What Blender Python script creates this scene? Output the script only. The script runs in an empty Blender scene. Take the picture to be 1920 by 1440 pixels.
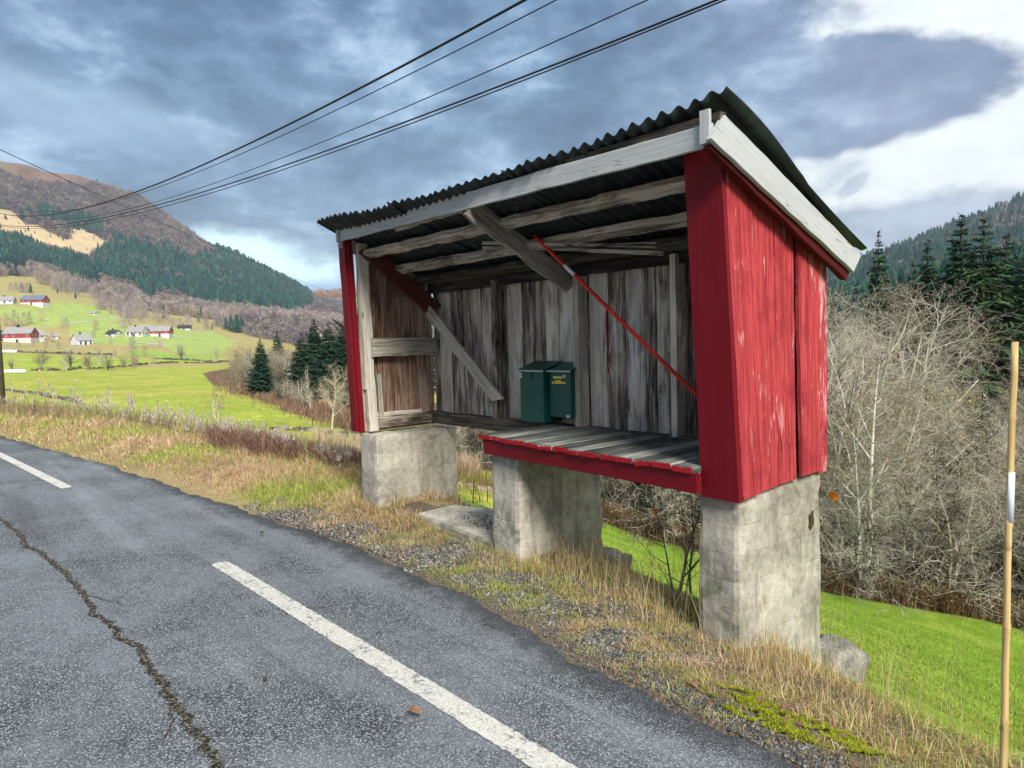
import bpy, math, random
import numpy as np
from mathutils import Vector, Matrix
R_ = math.radians
sc = bpy.context.scene
COL = sc.collection
# ------------------------------------------------------------------ camera
F = 1352.0; CX, CY = 960.0, 720.0            # focal length and centre in photo pixels
_v1 = np.array([-193 - CX, CY - 669, -F]); _v2 = np.array([2550 - CX, CY - 600, -F])
_X = -_v1 / np.linalg.norm(_v1); _Y = _v2 - _X * np.dot(_v2, _X); _Y /= np.linalg.norm(_Y)
ROT = np.array([_X, _Y, np.cross(_X, _Y)])   # world = ROT @ camera
EYE = np.array([0, 0, 1.62])
cam = bpy.data.cameras.new('camera'); cam.lens = 36 * F / 1920; cam.sensor_width = 36
cam.clip_start = .05; cam.clip_end = 20000
co = bpy.data.objects.new('camera', cam); COL.objects.link(co); sc.camera = co
_M = np.eye(4); _M[:3, :3] = ROT; _M[:3, 3] = EYE
co.matrix_world = Matrix(_M.tolist())
sc.view_settings.view_transform = 'Standard'; sc.view_settings.look = 'None'
sc.view_settings.gamma = 1; sc.view_settings.exposure = EXPO = 1.15
sc.cycles.max_bounces = 6; sc.cycles.transparent_max_bounces = 12; sc.cycles.volume_bounces = 0

# ------------------------------------------------------------------ node helper
class NT:
    def __init__(s, tree): s.t = tree; s.n = tree.nodes; s.l = tree.links
    def new(s, ty, **kw):
        n = s.n.new(ty)
        for k, v in kw.items():
            if k.startswith('i_'): s.put(n.inputs[k[2:].replace('_', ' ')], v)
            else: setattr(n, k, v)
        return n
    def put(s, inp, v):
        if isinstance(v, bpy.types.NodeSocket): s.l.new(v, inp)
        else: inp.default_value = v
    def math(s, op, a, b=0.0, c=None, clamp=False):
        n = s.n.new('ShaderNodeMath'); n.operation = op; n.use_clamp = clamp
        s.put(n.inputs[0], a); s.put(n.inputs[1], b)
        if c is not None: s.put(n.inputs[2], c)
        return n.outputs[0]
    def vec(s, op, a, b=None, out=0):
        n = s.n.new('ShaderNodeVectorMath'); n.operation = op; s.put(n.inputs[0], a)
        if b is not None: s.put(n.inputs[1], b)
        return n.outputs['Value' if op in ('LENGTH', 'DOT_PRODUCT', 'DISTANCE') else 0]
    def scale(s, v, k): return s.vec('MULTIPLY', v, k)
    def noise(s, v, sc_=5, det=4, rough=.55, dist=0.0, col=False):
        n = s.n.new('ShaderNodeTexNoise'); s.put(n.inputs['Vector'], v)
        n.inputs['Scale'].default_value = sc_; n.inputs['Detail'].default_value = det
        n.inputs['Roughness'].default_value = rough; n.inputs['Distortion'].default_value = dist
        return n.outputs[1 if col else 0]
    def voro(s, v, sc_=5, feature='F1', out=0, rand=1.0):
        n = s.n.new('ShaderNodeTexVoronoi'); n.feature = feature; s.put(n.inputs['Vector'], v)
        n.inputs['Scale'].default_value = sc_; n.inputs['Randomness'].default_value = rand
        return n.outputs[out]
    def ramp(s, f, stops, interp='LINEAR'):
        n = s.n.new('ShaderNodeValToRGB'); s.put(n.inputs[0], f); e = n.color_ramp.elements
        n.color_ramp.interpolation = interp
        while len(e) < len(stops): e.new(.5)
        for i, (p, c) in enumerate(stops):
            e[i].position = p
            e[i].color = (c, c, c, 1) if not hasattr(c, '__len__') else (*c, 1)
        return n.outputs[0]
    def mix(s, f, a, b, mode='MIX'):
        n = s.n.new('ShaderNodeMix'); n.data_type = 'RGBA'; n.blend_type = mode
        s.put(n.inputs[0], f)
        for i, v in ((6, a), (7, b)):
            if isinstance(v, bpy.types.NodeSocket): s.l.new(v, n.inputs[i])
            else: n.inputs[i].default_value = (*v, 1) if len(v) == 3 else v
        return n.outputs[2]
    def rng(s, f, a, b, c=0.0, d=1.0, sm=True):
        n = s.n.new('ShaderNodeMapRange'); s.put(n.inputs[0], f)
        n.interpolation_type = 'SMOOTHSTEP' if sm else 'LINEAR'
        for i, v in ((1, a), (2, b), (3, c), (4, d)): s.put(n.inputs[i], v)
        return n.outputs[0]
    def attr(s, name, out=1):
        n = s.n.new('ShaderNodeAttribute'); n.attribute_name = name
        return n.outputs[out]

# ------------------------------------------------------------------ sky, sun
SUN_AZ, SUN_EL = R_(-22), R_(38)              # azimuth from +X towards +Y
w = bpy.data.worlds.new('World'); sc.world = w; w.use_nodes = True
def build_world():
    T = NT(w.node_tree); T.n.clear()
    out = T.new('ShaderNodeOutputWorld'); bg = T.new('ShaderNodeBackground')
    sky = T.new('ShaderNodeTexSky', sky_type='NISHITA', sun_disc=False)
    sky.sun_elevation = SUN_EL; sky.sun_rotation = R_(90) - SUN_AZ; sky.air_density = 1.3; sky.dust_density = 2
    d = T.new('ShaderNodeTexCoord').outputs['Generated']
    sep = T.new('ShaderNodeSeparateXYZ'); T.l.new(d, sep.inputs[0])
    x, y, z = sep.outputs
    # compass coordinates: a = degrees right of the azimuth 139.6, e = degrees above the horizon
    a0 = R_(139.6)
    fx = T.vec('DOT_PRODUCT', d, (math.cos(a0), math.sin(a0), 0)); rx = T.vec('DOT_PRODUCT', d, (math.sin(a0), -math.cos(a0), 0))
    a = T.math('MULTIPLY', T.math('ARCTAN2', rx, fx), 57.296)
    e = T.math('MULTIPLY', T.math('ARCSINE', z), 57.296)
    pl = T.new('ShaderNodeCombineXYZ')
    T.put(pl.inputs[0], T.math('MULTIPLY', a, .035)); T.put(pl.inputs[1], T.math('MULTIPLY', e, .085)); T.put(pl.inputs[2], T.math('MULTIPLY', x, .6))
    big = T.noise(pl.outputs[0], 2.0, 7, .56, .25)
    pl2 = T.new('ShaderNodeCombineXYZ')
    T.put(pl2.inputs[0], T.math('MULTIPLY', a, .10)); T.put(pl2.inputs[1], T.math('MULTIPLY', e, .16)); T.put(pl2.inputs[2], T.math('MULTIPLY', x, 1.3))
    fine = T.noise(pl2.outputs[0], 1.9, 9, .60, .15)
    warp = T.math('SUBTRACT', fine, .5); warp2 = T.math('SUBTRACT', big, .5)
    def blob(ca, ce, ra, re, rot=0, soft=.5, wa=1.2):
        da = T.math('SUBTRACT', a, ca); de = T.math('SUBTRACT', e, ce)
        c, s_ = math.cos(R_(rot)), math.sin(R_(rot))
        u = T.math('ADD', T.math('MULTIPLY', da, c / ra), T.math('MULTIPLY', de, s_ / ra))
        v = T.math('ADD', T.math('MULTIPLY', da, -s_ / re), T.math('MULTIPLY', de, c / re))
        r = T.math('SQRT', T.math('ADD', T.math('MULTIPLY', u, u), T.math('MULTIPLY', v, v)))
        r = T.math('ADD', r, T.math('MULTIPLY', warp, wa))
        return T.rng(r, 1 + soft / 2, 1 - soft / 2)
    add = lambda p, q: T.math('ADD', p, q); mx = lambda p, q: T.math('MAXIMUM', p, q)
    # cloud deck colour: dark slate to lilac grey, lighter streaks
    deck = T.ramp(T.math('ADD', T.math('MULTIPLY', big, .62), T.math('MULTIPLY', fine, .38)),
                  [(.40, DK0), (.47, DK1), (.535, DK2), (.62, DK3)])
    lilac = T.rng(a, 2, 34)
    deck = T.mix(T.math('MULTIPLY', lilac, .8), deck, T.ramp(T.math('ADD', T.math('MULTIPLY', big, .5), T.math('MULTIPLY', fine, .5)), [(.32, LL0), (.5, LL1), (.7, LL2)]))
    # bright thin cloud to the right, and the white that wraps round behind the camera on the right
    white = T.mix(T.rng(fine, .35, .75), WH0, WH1)
    right = T.rng(add(a, T.math('MULTIPLY', warp, 16)), 17, 27)
    right = T.math('MULTIPLY', right, T.rng(a, 150, 100))
    tongue = blob(18, 16.5, 17.2, 4.2, -1, .16, .45)
    tongue2 = blob(4, 22, 19.5, 11, 0, .3, .5)
    low = blob(28, 7.3, 10, 1.9, 2, .6, 1.4)
    small = blob(25.2, 10.2, 1.3, .45, 38, .5, 1.4)
    wm = T.math('MULTIPLY', right, T.math('SUBTRACT', 1, T.math('MULTIPLY', mx(tongue, mx(tongue2, 0)), 1)))
    wm = T.math('MULTIPLY', wm, T.math('SUBTRACT', 1, T.math('MULTIPLY', low, .85)))
    wm = T.math('MULTIPLY', wm, T.math('SUBTRACT', 1, T.math('MULTIPLY', small, .4)))
    c = T.mix(wm, deck, white)
    # lit gap low over the valley, blue below it
    gap = blob(-21, 6.2, 7, 2.0, -6, .9, 2.2)
    c = T.mix(T.math('MULTIPLY', gap, .8), c, GAP)
    gap2 = blob(-33, 16.5, 10, 1.7, -10, 1.2, 2.6)
    c = T.mix(T.math('MULTIPLY', gap2, .4), c, GAP2)
    blue = blob(-15.5, 3.0, 7, 1.7, -3, .8, .8)
    c = T.mix(T.math('MULTIPLY', blue, .85), c, BLU)
    # a share of the clear Nishita sky shows through everywhere
    c = T.mix(.12, c, sky.outputs[0])
    up = T.rng(e, 35, 70); c = T.mix(T.math('MULTIPLY', up, .7), c, ZEN)
    gnd = T.rng(e, -1, -8); c = T.mix(gnd, c, (1.2, 1.3, 1.0))
    T.l.new(c, bg.inputs[0]); bg.inputs[1].default_value = .1
    T.l.new(bg.outputs[0], out.inputs[0])
DK0 = (.17, .45, .95); DK1 = (.36, .78, 1.42); DK2 = (.78, 1.38, 2.2); DK3 = (2.2, 3.05, 4.1)
LL0 = (.75, .95, 1.6); LL1 = (1.35, 1.6, 2.4); LL2 = (2.6, 2.9, 3.7)
WH0 = (4.7, 4.95, 5.0); WH1 = (5.4, 5.5, 5.3)
GAP = (5.6, 7.6, 8.2); GAP2 = (3.0, 4.1, 5.4); BLU = (.7, 1.7, 3.8); ZEN = (5.6, 5.9, 6.3)
build_world()
sl = bpy.data.lights.new('sun', 'SUN'); sl.energy = 2.7; sl.angle = R_(18); sl.color = (1, .95, .86)
SUN_LAMP_AZ = R_(-22)
so = bpy.data.objects.new('sun', sl); COL.objects.link(so)
_sd = Vector((math.cos(SUN_LAMP_AZ) * math.cos(R_(38)), math.sin(SUN_LAMP_AZ) * math.cos(R_(38)), math.sin(R_(38))))
so.rotation_euler = _sd.to_track_quat('Z', 'Y').to_euler(); so.location = (0, 0, 30)

# ------------------------------------------------------------------ measuring helpers
def ray(px, py): return ROT @ np.array([px - CX, CY - py, -F])
def onz(px, py, z): d = ray(px, py); return EYE + d * ((z - EYE[2]) / d[2])
def onx(px, py, x): d = ray(px, py); return EYE + d * ((x - EYE[0]) / d[0])
def ony(px, py, y): d = ray(px, py); return EYE + d * ((y - EYE[1]) / d[1])
def projv(P):
    P = np.atleast_2d(P); c = (P - EYE) @ ROT; m = np.where(-c[:, 2] > 1e-3, -c[:, 2], 1e-3)
    return CX + F * c[:, 0] / m, CY - F * c[:, 1] / m
def hor(px): return 669 - (px + 193) * 69 / 2743.0

# ------------------------------------------------------------------ terrain height
KX = [-900, 0, 200, 400, 640, 880, 1215, 1556, 1920, 2800]
def zr(D, L): return (D, KX, L)
def pr(D, L):                                  # ring given by photo rows: list of (px, py)
    xs = [-900] + [p[0] for p in L]; zs = [EYE[2] + (hor(a) - b) * D / F / math.hypot(1, (a - CX) / F) for a, b in L]
    return (D, xs, [zs[0] * 1.0] + zs)
RINGS = [
    zr(1, [0] * 10),
    zr(5, [0, .1, .1, .1, 0, -.1, -.38, -.68, -1.05, -1.2]),
    zr(12, [0, -.1, -.3, -.5, -.85, -1.3, -2.2, -2.8, -3.4, -4]),
    zr(17, [0, -.5, -.7, -1, -1.5, -2.2, -3.6, -4.3, -4.8, -5.2]),
    zr(24, [-.5, -1.2, -1.5, -1.8, -2.3, -2.9, -4.4, -5, -5.4, -5.7]),
    zr(38, [-1, -2.4, -2.6, -2.9, -3.2, -3.6, -4.8, -5.4, -5.7, -5.9]),
    zr(60, [-1.5, -3.2, -3.3, -3.4, -3.6, -4.2, -5, -5.2, -5.2, -5]),
    zr(120, [-2, -3.9, -4, -4.2, -4.6, -5, -5, -3, -1, 0]),
    zr(290, [-3, -5, -5, -5.2, -6, -6, -6, 0, 12, 20]),
    pr(420, [(0, 662), (200, 665), (400, 674), (640, 672), (1215, 650), (1556, 610), (1920, 590), (2800, 560)]),
    pr(520, [(0, 640), (140, 645), (200, 637), (300, 634), (400, 652), (500, 650), (640, 655), (1215, 640), (1556, 590), (1920, 560), (2800, 520)]),
    pr(700, [(0, 573), (60, 571), (180, 592), (300, 602), (400, 618), (500, 628), (640, 635), (1215, 630), (1556, 560), (1920, 520), (2800, 470)]),
    pr(900, [(0, 515), (100, 540), (200, 562), (300, 580), (400, 592), (540, 598), (640, 615), (1215, 620), (1556, 530), (1920, 470), (2800, 400)]),
    pr(1200, [(0, 432), (100, 470), (200, 490), (300, 500), (400, 530), (500, 560), (600, 584), (640, 598), (1215, 610), (1556, 510), (1700, 478), (1920, 415), (2800, 330)]),
    pr(1500, [(0, 350), (100, 372), (200, 392), (260, 400), (320, 425), (400, 475), (450, 495), (510, 522), (560, 548), (600, 573), (648, 585), (1215, 600), (1600, 505), (1665, 478), (1760, 440), (1840, 405), (1920, 380), (2800, 260)]),
    pr(1750, [(-200, 290), (0, 303), (60, 316), (110, 329), (160, 334), (205, 346), (240, 352), (280, 372), (330, 412), (400, 462), (450, 486), (510, 514), (560, 542), (600, 566), (648, 572), (1215, 590), (1600, 508), (1665, 484), (1920, 400), (2800, 280)]),
    pr(2400, [(-200, 400), (0, 400), (100, 420), (280, 470), (400, 520), (560, 575), (600, 555), (648, 551), (1215, 570), (1600, 540), (1920, 480), (2800, 400)]),
    pr(2900, [(-200, 640), (0, 640), (300, 640), (600, 620), (1215, 640), (1920, 640), (2800, 640)]),
]
RD = np.log(np.array([r[0] for r in RINGS]))
EX = np.array([-60, -35, -17.7, -11.55, -7.56, -5.8, -4.96, -3.8, -3.2, -2.1, -1.27, 0, 15, 60.])
EYv = np.array([-6.4, -1.6, 1.49, 2.26, 2.57, 2.72, 2.76, 2.72, 2.66, 2.55, 2.50, 2.45, 2.2, 1.0])
def yE(x): return np.interp(x, EX, EYv)
def sst(t): t = np.clip(t, 0, 1); return t * t * (3 - 2 * t)
_fw = np.array([-.761, .647]) / math.hypot(.761, .647); _rt = np.array([_fw[1], -_fw[0]])
_rng = np.random.RandomState(7)
_ph = [( _rng.uniform(-1, 1), _rng.uniform(-1, 1), _rng.uniform(0, 6.3)) for _ in range(24)]
def bump(x, y, wl, k=8, o=0):
    r = 0
    for i in range(k):
        a, b, p = _ph[(i + o) % 24]; r = r + np.sin((a * x + b * y) * 6.283 / wl * (1 + .37 * i) + p) / (1 + .4 * i)
    return r / 2.2
def Hn(x, y, fine=True):
    x = np.asarray(x, float); y = np.asarray(y, float)
    D = np.hypot(x, y) + 1e-6
    f = x * _fw[0] + y * _fw[1]; r = x * _rt[0] + y * _rt[1]
    px = CX + F * r / np.maximum(f, .28 * D)
    L = np.log(np.maximum(D, 1.001)); z = np.zeros_like(D)
    vals = [np.interp(px, k, v) for (_, k, v) in RINGS]
    for i in range(len(RINGS) - 1):
        t = np.clip((L - RD[i]) / (RD[i + 1] - RD[i]), 0, 1); m = (L >= RD[i]) & (L < RD[i + 1])
        z = np.where(m, vals[i] + (vals[i + 1] - vals[i]) * t, z)
    z = np.where(L >= RD[-1], vals[-1], z)
    if fine:
        z = z + bump(x, y, 3, 6) * .03 * sst((D - 4) / 6) + bump(x, y, 30, 6, 5) * .10 * sst((D - 20) / 30) \
            + bump(x, y, 160, 8, 3) * 5 * sst((D - 820) / 500) + bump(x, y, 60, 8, 9) * 2 * sst((D - 850) / 400)
    s = y - yE(x)
    vz = np.interp(x, [-30, -17, -6, -4.2, -2.2, 0, 3], [.16, .14, .12, .03, -.05, -.12, -.15])
    lump = bump(x, y, 1.1, 6, 2) * .022 + bump(x, y, .37, 6, 11) * .008
    zv = vz * sst(s / .8) + lump * sst((s - .05) / .3)
    wd = np.interp(x, [-20, -7, -3, -2.5], [3.5, 3.0, 1.9, 1.5]); s0 = np.interp(x, [-20, -7, -4, -2], [1.5, 1.1, .75, .66])
    zz = zv + (z - zv) * sst((s - s0) / wd)
    back = -6.9 - s
    zz = np.where(s < 0, -.02 - .03 * sst(-s / .3) + np.where(back > 0, .25 * back * sst(back / 3) / (1 + back * .02), 0), zz)
    return zz
def H(x, y): return float(Hn(np.array([x]), np.array([y]))[0])
def gpt(px, py, dmin=3.0, dmax=1700):          # where the sight line through a photo point meets the ground
    D = np.exp(np.linspace(math.log(dmin), math.log(dmax), 900)); d = ray(px, py); h = math.hypot(d[0], d[1])
    P = EYE[None] + d[None] * (D / h)[:, None]; g = Hn(P[:, 0], P[:, 1]); m = np.nonzero(P[:, 2] < g)[0]
    i = m[0] if len(m) else len(D) - 1
    return np.array([P[i, 0], P[i, 1], g[i]])
def colpt(px, D):                              # ground point in a compass column at a distance
    d = ray(px, hor(px)); h = math.hypot(d[0], d[1]); x, y = d[0] / h * D, d[1] / h * D
    return np.array([x, y, H(x, y)])

# ------------------------------------------------------------------ mesh helpers
def npmesh(name, V, faces, mats, attrs=None, smooth=False, fmat=None):
    """faces: list of int arrays (n,k). attrs: {name:(type,array)} on points"""
    me = bpy.data.meshes.new(name); V = np.asarray(V, np.float32)
    me.vertices.add(len(V)); me.vertices.foreach_set('co', V.ravel())
    faces = [np.asarray(f, np.int32) for f in faces if len(f)]
    nl = sum(f.size for f in faces); nf = sum(len(f) for f in faces)
    me.loops.add(nl); me.polygons.add(nf)
    me.loops.foreach_set('vertex_index', np.concatenate([f.ravel() for f in faces]))
    tot = np.concatenate([np.full(len(f), f.shape[1], np.int32) for f in faces])
    st = np.zeros(nf, np.int32); st[1:] = np.cumsum(tot)[:-1]
    me.polygons.foreach_set('loop_start', st)
    try: me.polygons.foreach_set('loop_total', tot)
    except Exception: pass
    me.polygons.foreach_set('use_smooth', np.full(nf, bool(smooth)))
    if fmat is not None: me.polygons.foreach_set('material_index', np.asarray(fmat, np.int32))
    for k, (ty, arr) in (attrs or {}).items():
        a = me.attributes.new(k, ty, 'POINT'); arr = np.asarray(arr, np.float32)
        if ty == 'FLOAT_COLOR' and arr.shape[1] == 3: arr = np.concatenate([arr, np.ones((len(arr), 1), np.float32)], 1)
        a.data.foreach_set({'FLOAT_COLOR': 'color', 'FLOAT_VECTOR': 'vector', 'FLOAT': 'value'}[ty], arr.ravel())
    for m in (mats if isinstance(mats, (list, tuple)) else [mats]): me.materials.append(m)
    me.update(); me.validate(); return me
def link(name, me, parent=None, loc=(0, 0, 0), rz=0, s=1):
    o = bpy.data.objects.new(name, me); COL.objects.link(o); o.location = loc; o.rotation_euler = (0, 0, rz)
    o.scale = (s, s, s) if not hasattr(s, '__len__') else s
    if parent: o.parent = parent
    return o
def tag(o, label=None, cat=None, group=None, kind=None):
    for k, v in (('label', label), ('category', cat), ('group', group), ('kind', kind)):
        if v: o[k] = v
    return o
def empty(name, loc, rz=0):
    o = bpy.data.objects.new(name, None); COL.objects.link(o); o.location = loc; o.rotation_euler = (0, 0, rz)
    o.empty_display_size = .2; return o

class MB:
    """collects boards and tubes into one mesh; 'loc' = coordinates along/across the piece, 'rnd' = per piece"""
    def __init__(s, seed=0): s.V = []; s.Q = []; s.T = []; s.L = []; s.K = []; s.n = 0; s.r = random.Random(seed)
    def add(s, V, quads=(), tris=(), L=None, k=None):
        V = np.asarray(V, float); s.V.append(V)
        if len(quads): s.Q.append(np.asarray(quads, int) + s.n)
        if len(tris): s.T.append(np.asarray(tris, int) + s.n)
        k = s.r.random() if k is None else k
        s.L.append((V if L is None else np.asarray(L, float)) + np.array([k * 37., k * 11., k * 5.]))
        s.K.append(np.full(len(V), k)); s.n += len(V)
    def board(s, a, b, w, wd, td, t0=None, seg=8, warp=.002, ch=.003, k=None, w1=None, ends=(0, 0)):
        """from a to b, width w along wd, thickness t along td, centred; ends = slant of each cut across the width"""
        a = np.array(a, float); b = np.array(b, float); ax = b - a; Ln = np.linalg.norm(ax); ax /= Ln
        wd = np.array(wd, float); wd -= ax * wd.dot(ax); wd /= np.linalg.norm(wd)
        td_ = np.cross(ax, wd); td_ *= (1 if td_.dot(np.array(td, float)) >= 0 else -1)
        t = t0; w1 = w if w1 is None else w1; V = []; L = []
        cs = [(-1, -1, 1, 0), (1, -1, -1, 0), (1, -1, 0, 1), (1, 1, 0, -1), (1, 1, -1, 0), (-1, 1, 1, 0), (-1, 1, 0, -1), (-1, -1, 0, 1)]
        ww = [s.r.gauss(0, warp) for _ in range(seg + 1)]; we = [s.r.gauss(0, warp) for _ in range(seg + 1)]
        for i in range(seg + 1):
            f = i / seg; W = (w + (w1 - w) * f) / 2
            for (sx, sy, cx_, cy_) in cs:
                q = sx * (W + (ww[i] if sx > 0 else we[i])) + cx_ * ch; tt = sy * t / 2 + cy_ * ch
                e = ends[0] * q * (1 - f) + ends[1] * q * f
                V.append(a + ax * (Ln * f + e) + wd * q + td_ * tt); L.append((Ln * f, q, tt))
        Q = []
        for i in range(seg):
            for j in range(8):
                Q.append((i * 8 + j, i * 8 + (j + 1) % 8, (i + 1) * 8 + (j + 1) % 8, (i + 1) * 8 + j))
        m = seg * 8
        Q += [(3, 2, 1, 0), (7, 4, 3, 0), (7, 6, 5, 4), (m, m + 1, m + 2, m + 3), (m, m + 3, m + 4, m + 7), (m + 4, m + 5, m + 6, m + 7)]
        s.add(V, Q, L=L, k=k)
    def box(s, lo, hi, ch=.004, k=None):
        lo = np.array(lo, float); hi = np.array(hi, float); c = (lo + hi) / 2
        s.board((c[0], c[1], lo[2]), (c[0], c[1], hi[2]), hi[0] - lo[0], (1, 0, 0), (0, 1, 0), hi[1] - lo[1], 1, 0, ch, k)
    def tube(s, pts, rad, n=8, k=None, cap=True):
        pts = np.array(pts, float); m = len(pts); rad = np.full(m, rad) if np.isscalar(rad) else np.array(rad)
        V = []; L = []; ln = 0; up = np.array([.13, .31, .94])
        for i in range(m):
            d = pts[min(i + 1, m - 1)] - pts[max(i - 1, 0)]; d /= np.linalg.norm(d) + 1e-9
            u = np.cross(d, up); 
            if np.linalg.norm(u) < .1: u = np.cross(d, (1, 0, 0))
            u /= np.linalg.norm(u); v = np.cross(d, u)
            if i: ln += np.linalg.norm(pts[i] - pts[i - 1])
            for j in range(n):
                t = 6.2832 * j / n; V.append(pts[i] + (u * math.cos(t) + v * math.sin(t)) * rad[i]); L.append((ln, t * rad[i], 0))
        Q = [(i * n + j, i * n + (j + 1) % n, (i + 1) * n + (j + 1) % n, (i + 1) * n + j) for i in range(m - 1) for j in range(n)]
        T = []
        if cap:
            V.append(pts[0]); V.append(pts[-1]); L += [(0, 0, 0), (ln, 0, 0)]; c0, c1 = m * n, m * n + 1
            T = [(c0, (j + 1) % n, j) for j in range(n)] + [(c1, (m - 1) * n + j, (m - 1) * n + (j + 1) % n) for j in range(n)]
        s.add(V, Q, T, L=L, k=k)
    def mesh(s, name, mat, smooth=False):
        f = ([np.concatenate(s.Q)] if s.Q else []) + ([np.concatenate(s.T)] if s.T else [])
        return npmesh(name, np.concatenate(s.V), f, mat, {'loc': ('FLOAT_VECTOR', np.concatenate(s.L)), 'rnd': ('FLOAT', np.concatenate(s.K))}, smooth)
    def build(s, name, mat, parent=None, smooth=False, **kw): return link(name, s.mesh(name, mat, smooth), parent, **kw)

# ------------------------------------------------------------------ materials
def mat(name, rough=.8, spec=.3):
    m = bpy.data.materials.new(name); m.use_nodes = True; T = NT(m.node_tree)
    b = T.n['Principled BSDF']; b.inputs['Roughness'].default_value = rough; b.inputs['Specular IOR Level'].default_value = spec
    return m, T, b
def bumpn(T, b, h, st=.5, d=.01):
    n = T.new('ShaderNodeBump'); n.inputs['Strength'].default_value = st; n.inputs['Distance'].default_value = d
    T.l.new(h, n.inputs['Height']); T.l.new(n.outputs[0], b.inputs['Normal'])
def stretch(T, v, k): return T.vec('MULTIPLY', v, k)
def wood(name, stops, stain=.6, tint=None, paint=None, wear=0.0, seedo=0.0, rough=.85, spec=.2, wearcol=(.55, .45, .42), bare=None, vary=.5, grainb=.5, wearpos=False):
    m, T, b = mat(name, rough, spec)
    v = T.attr('loc', 1); rnd = T.attr('rnd', 2)
    v = T.vec('ADD', v, (seedo, seedo * .7, 0))
    # knots bend the grain
    kd = T.voro(stretch(T, v, (1.6, 7.5, 7.5)), 1.0, rand=1.0); knot = T.rng(kd, .30, .04)
    wob = T.noise(stretch(T, v, (2.2, 5, 5)), 1, 3)
    sepx = T.new('ShaderNodeSeparateXYZ'); T.l.new(v, sepx.inputs[0])
    y2 = T.math('ADD', sepx.outputs[1], T.math('ADD', T.math('MULTIPLY', wob, .05), T.math('MULTIPLY', knot, .028)))
    cv = T.new('ShaderNodeCombineXYZ'); T.put(cv.inputs[0], sepx.outputs[0]); T.put(cv.inputs[1], y2); T.put(cv.inputs[2], sepx.outputs[2])
    g = T.noise(stretch(T, cv.outputs[0], (1.7, 60, 60)), 1, 5, .62)
    g2 = T.noise(stretch(T, cv.outputs[0], (5, 230, 230)), 1, 3, .6)
    gr = T.math('ADD', T.math('MULTIPLY', g, .65), T.math('MULTIPLY', g2, .35))
    blot = T.noise(stretch(T, v, (2.2, 9, 9)), 1, 5, .6, .6)
    kk = T.rng(kd, .11, .05)
    if paint is None:
        f = T.math('ADD', gr, T.math('MULTIPLY', T.math('SUBTRACT', rnd, .5), .22 * vary * 2))
        f = T.math('ADD', f, T.math('MULTIPLY', T.math('SUBTRACT', blot, .5), stain))
        c = T.ramp(f, stops)
        if tint: c = T.mix(T.rng(T.noise(stretch(T, v, (1.1, 5, 5)), 1, 3), .45, .7), c, tint, 'MULTIPLY')
        c = T.mix(T.math('MULTIPLY', kk, .8), c, (.025, .02, .016))
        crack = T.rng(g, .36, .31); c = T.mix(T.math('MULTIPLY', crack, .6), c, (.02, .018, .016))
    else:
        pa = T.mix(T.rng(gr, .3, .7), paint[0], paint[1])
        pa = T.mix(T.math('MULTIPLY', T.math('SUBTRACT', rnd, .5), .5), pa, paint[0])
        pa = T.mix(T.math('MULTIPLY', kk, .6), pa, paint[0])
        fl = T.math('ADD', T.math('MULTIPLY', T.noise(stretch(T, v, (7, 70, 70)), 1, 6, .72), .6), T.math('MULTIPLY', blot, .4))
        if wearpos:                              # peels most along the weather edge and low down
            ps = T.new('ShaderNodeSeparateXYZ'); T.l.new(T.new('ShaderNodeNewGeometry').outputs['Position'], ps.inputs[0])
            big_ = T.noise(T.new('ShaderNodeNewGeometry').outputs['Position'], 3.2, 4, .65)
            fl = T.math('ADD', fl, T.math('ADD', T.math('MULTIPLY', T.rng(ps.outputs[1], 4.08, 4.24), .085), T.math('MULTIPLY', T.math('SUBTRACT', big_, .56), .30)))
            pa = T.mix(T.math('MULTIPLY', T.rng(big_, .50, .32), .55), pa, paint[0])
            ring = T.math('MULTIPLY', T.rng(kd, .20, .12), T.rng(kd, .06, .10)); pa = T.mix(T.math('MULTIPLY', ring, .45), pa, wearcol)
            ck = T.rng(g, .35, .315); pa = T.mix(T.math('MULTIPLY', ck, .7), pa, (.06, .008, .01))
        fm = T.rng(fl, .66 - wear * .16, .70 - wear * .14)
        c = T.mix(T.math('MULTIPLY', fm, min(1, wear * 1.5)), pa, wearcol)
        if bare:
            c = T.mix(T.rng(T.math('ADD', T.math('MULTIPLY', g, .6), T.math('MULTIPLY', blot, .4)), .47, .53), c, bare)
    T.l.new(c, b.inputs['Base Color'])
    h = T.math('ADD', T.math('MULTIPLY', gr, 1.0), T.math('MULTIPLY', kk, -.4))
    bumpn(T, b, h, grainb, .004)
    return m
GW = [(.25, (.03, .025, .02)), (.37, (.13, .106, .085)), (.47, (.28, .235, .19)), (.57, (.52, .465, .39)), (.74, (.72, .67, .58))]
GW_L = [(.25, (.11, .10, .085)), (.40, (.28, .255, .215)), (.55, (.48, .445, .38)), (.78, (.66, .62, .54))]
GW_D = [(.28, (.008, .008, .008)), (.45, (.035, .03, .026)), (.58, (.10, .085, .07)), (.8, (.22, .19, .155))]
GW_B = [(.28, (.06, .03, .02)), (.42, (.17, .095, .066)), (.56, (.34, .24, .185)), (.75, (.52, .44, .37))]
M = {}
M['wood'] = wood('weathered_wood', GW, .85, (.88, .93, 1.05), vary=.7)
M['wood_light'] = wood('pale_weathered_wood', GW_L, .5)
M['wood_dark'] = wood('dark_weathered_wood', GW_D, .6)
M['wood_brown'] = wood('brown_stained_wood', GW_B, .6)
M['wood_plank'] = wood('bench_plank_wood', [(.32, (.03, .034, .03)), (.48, (.10, .11, .098)), (.62, (.22, .23, .205)), (.78, (.44, .45, .41))], .6, vary=.6)
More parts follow.
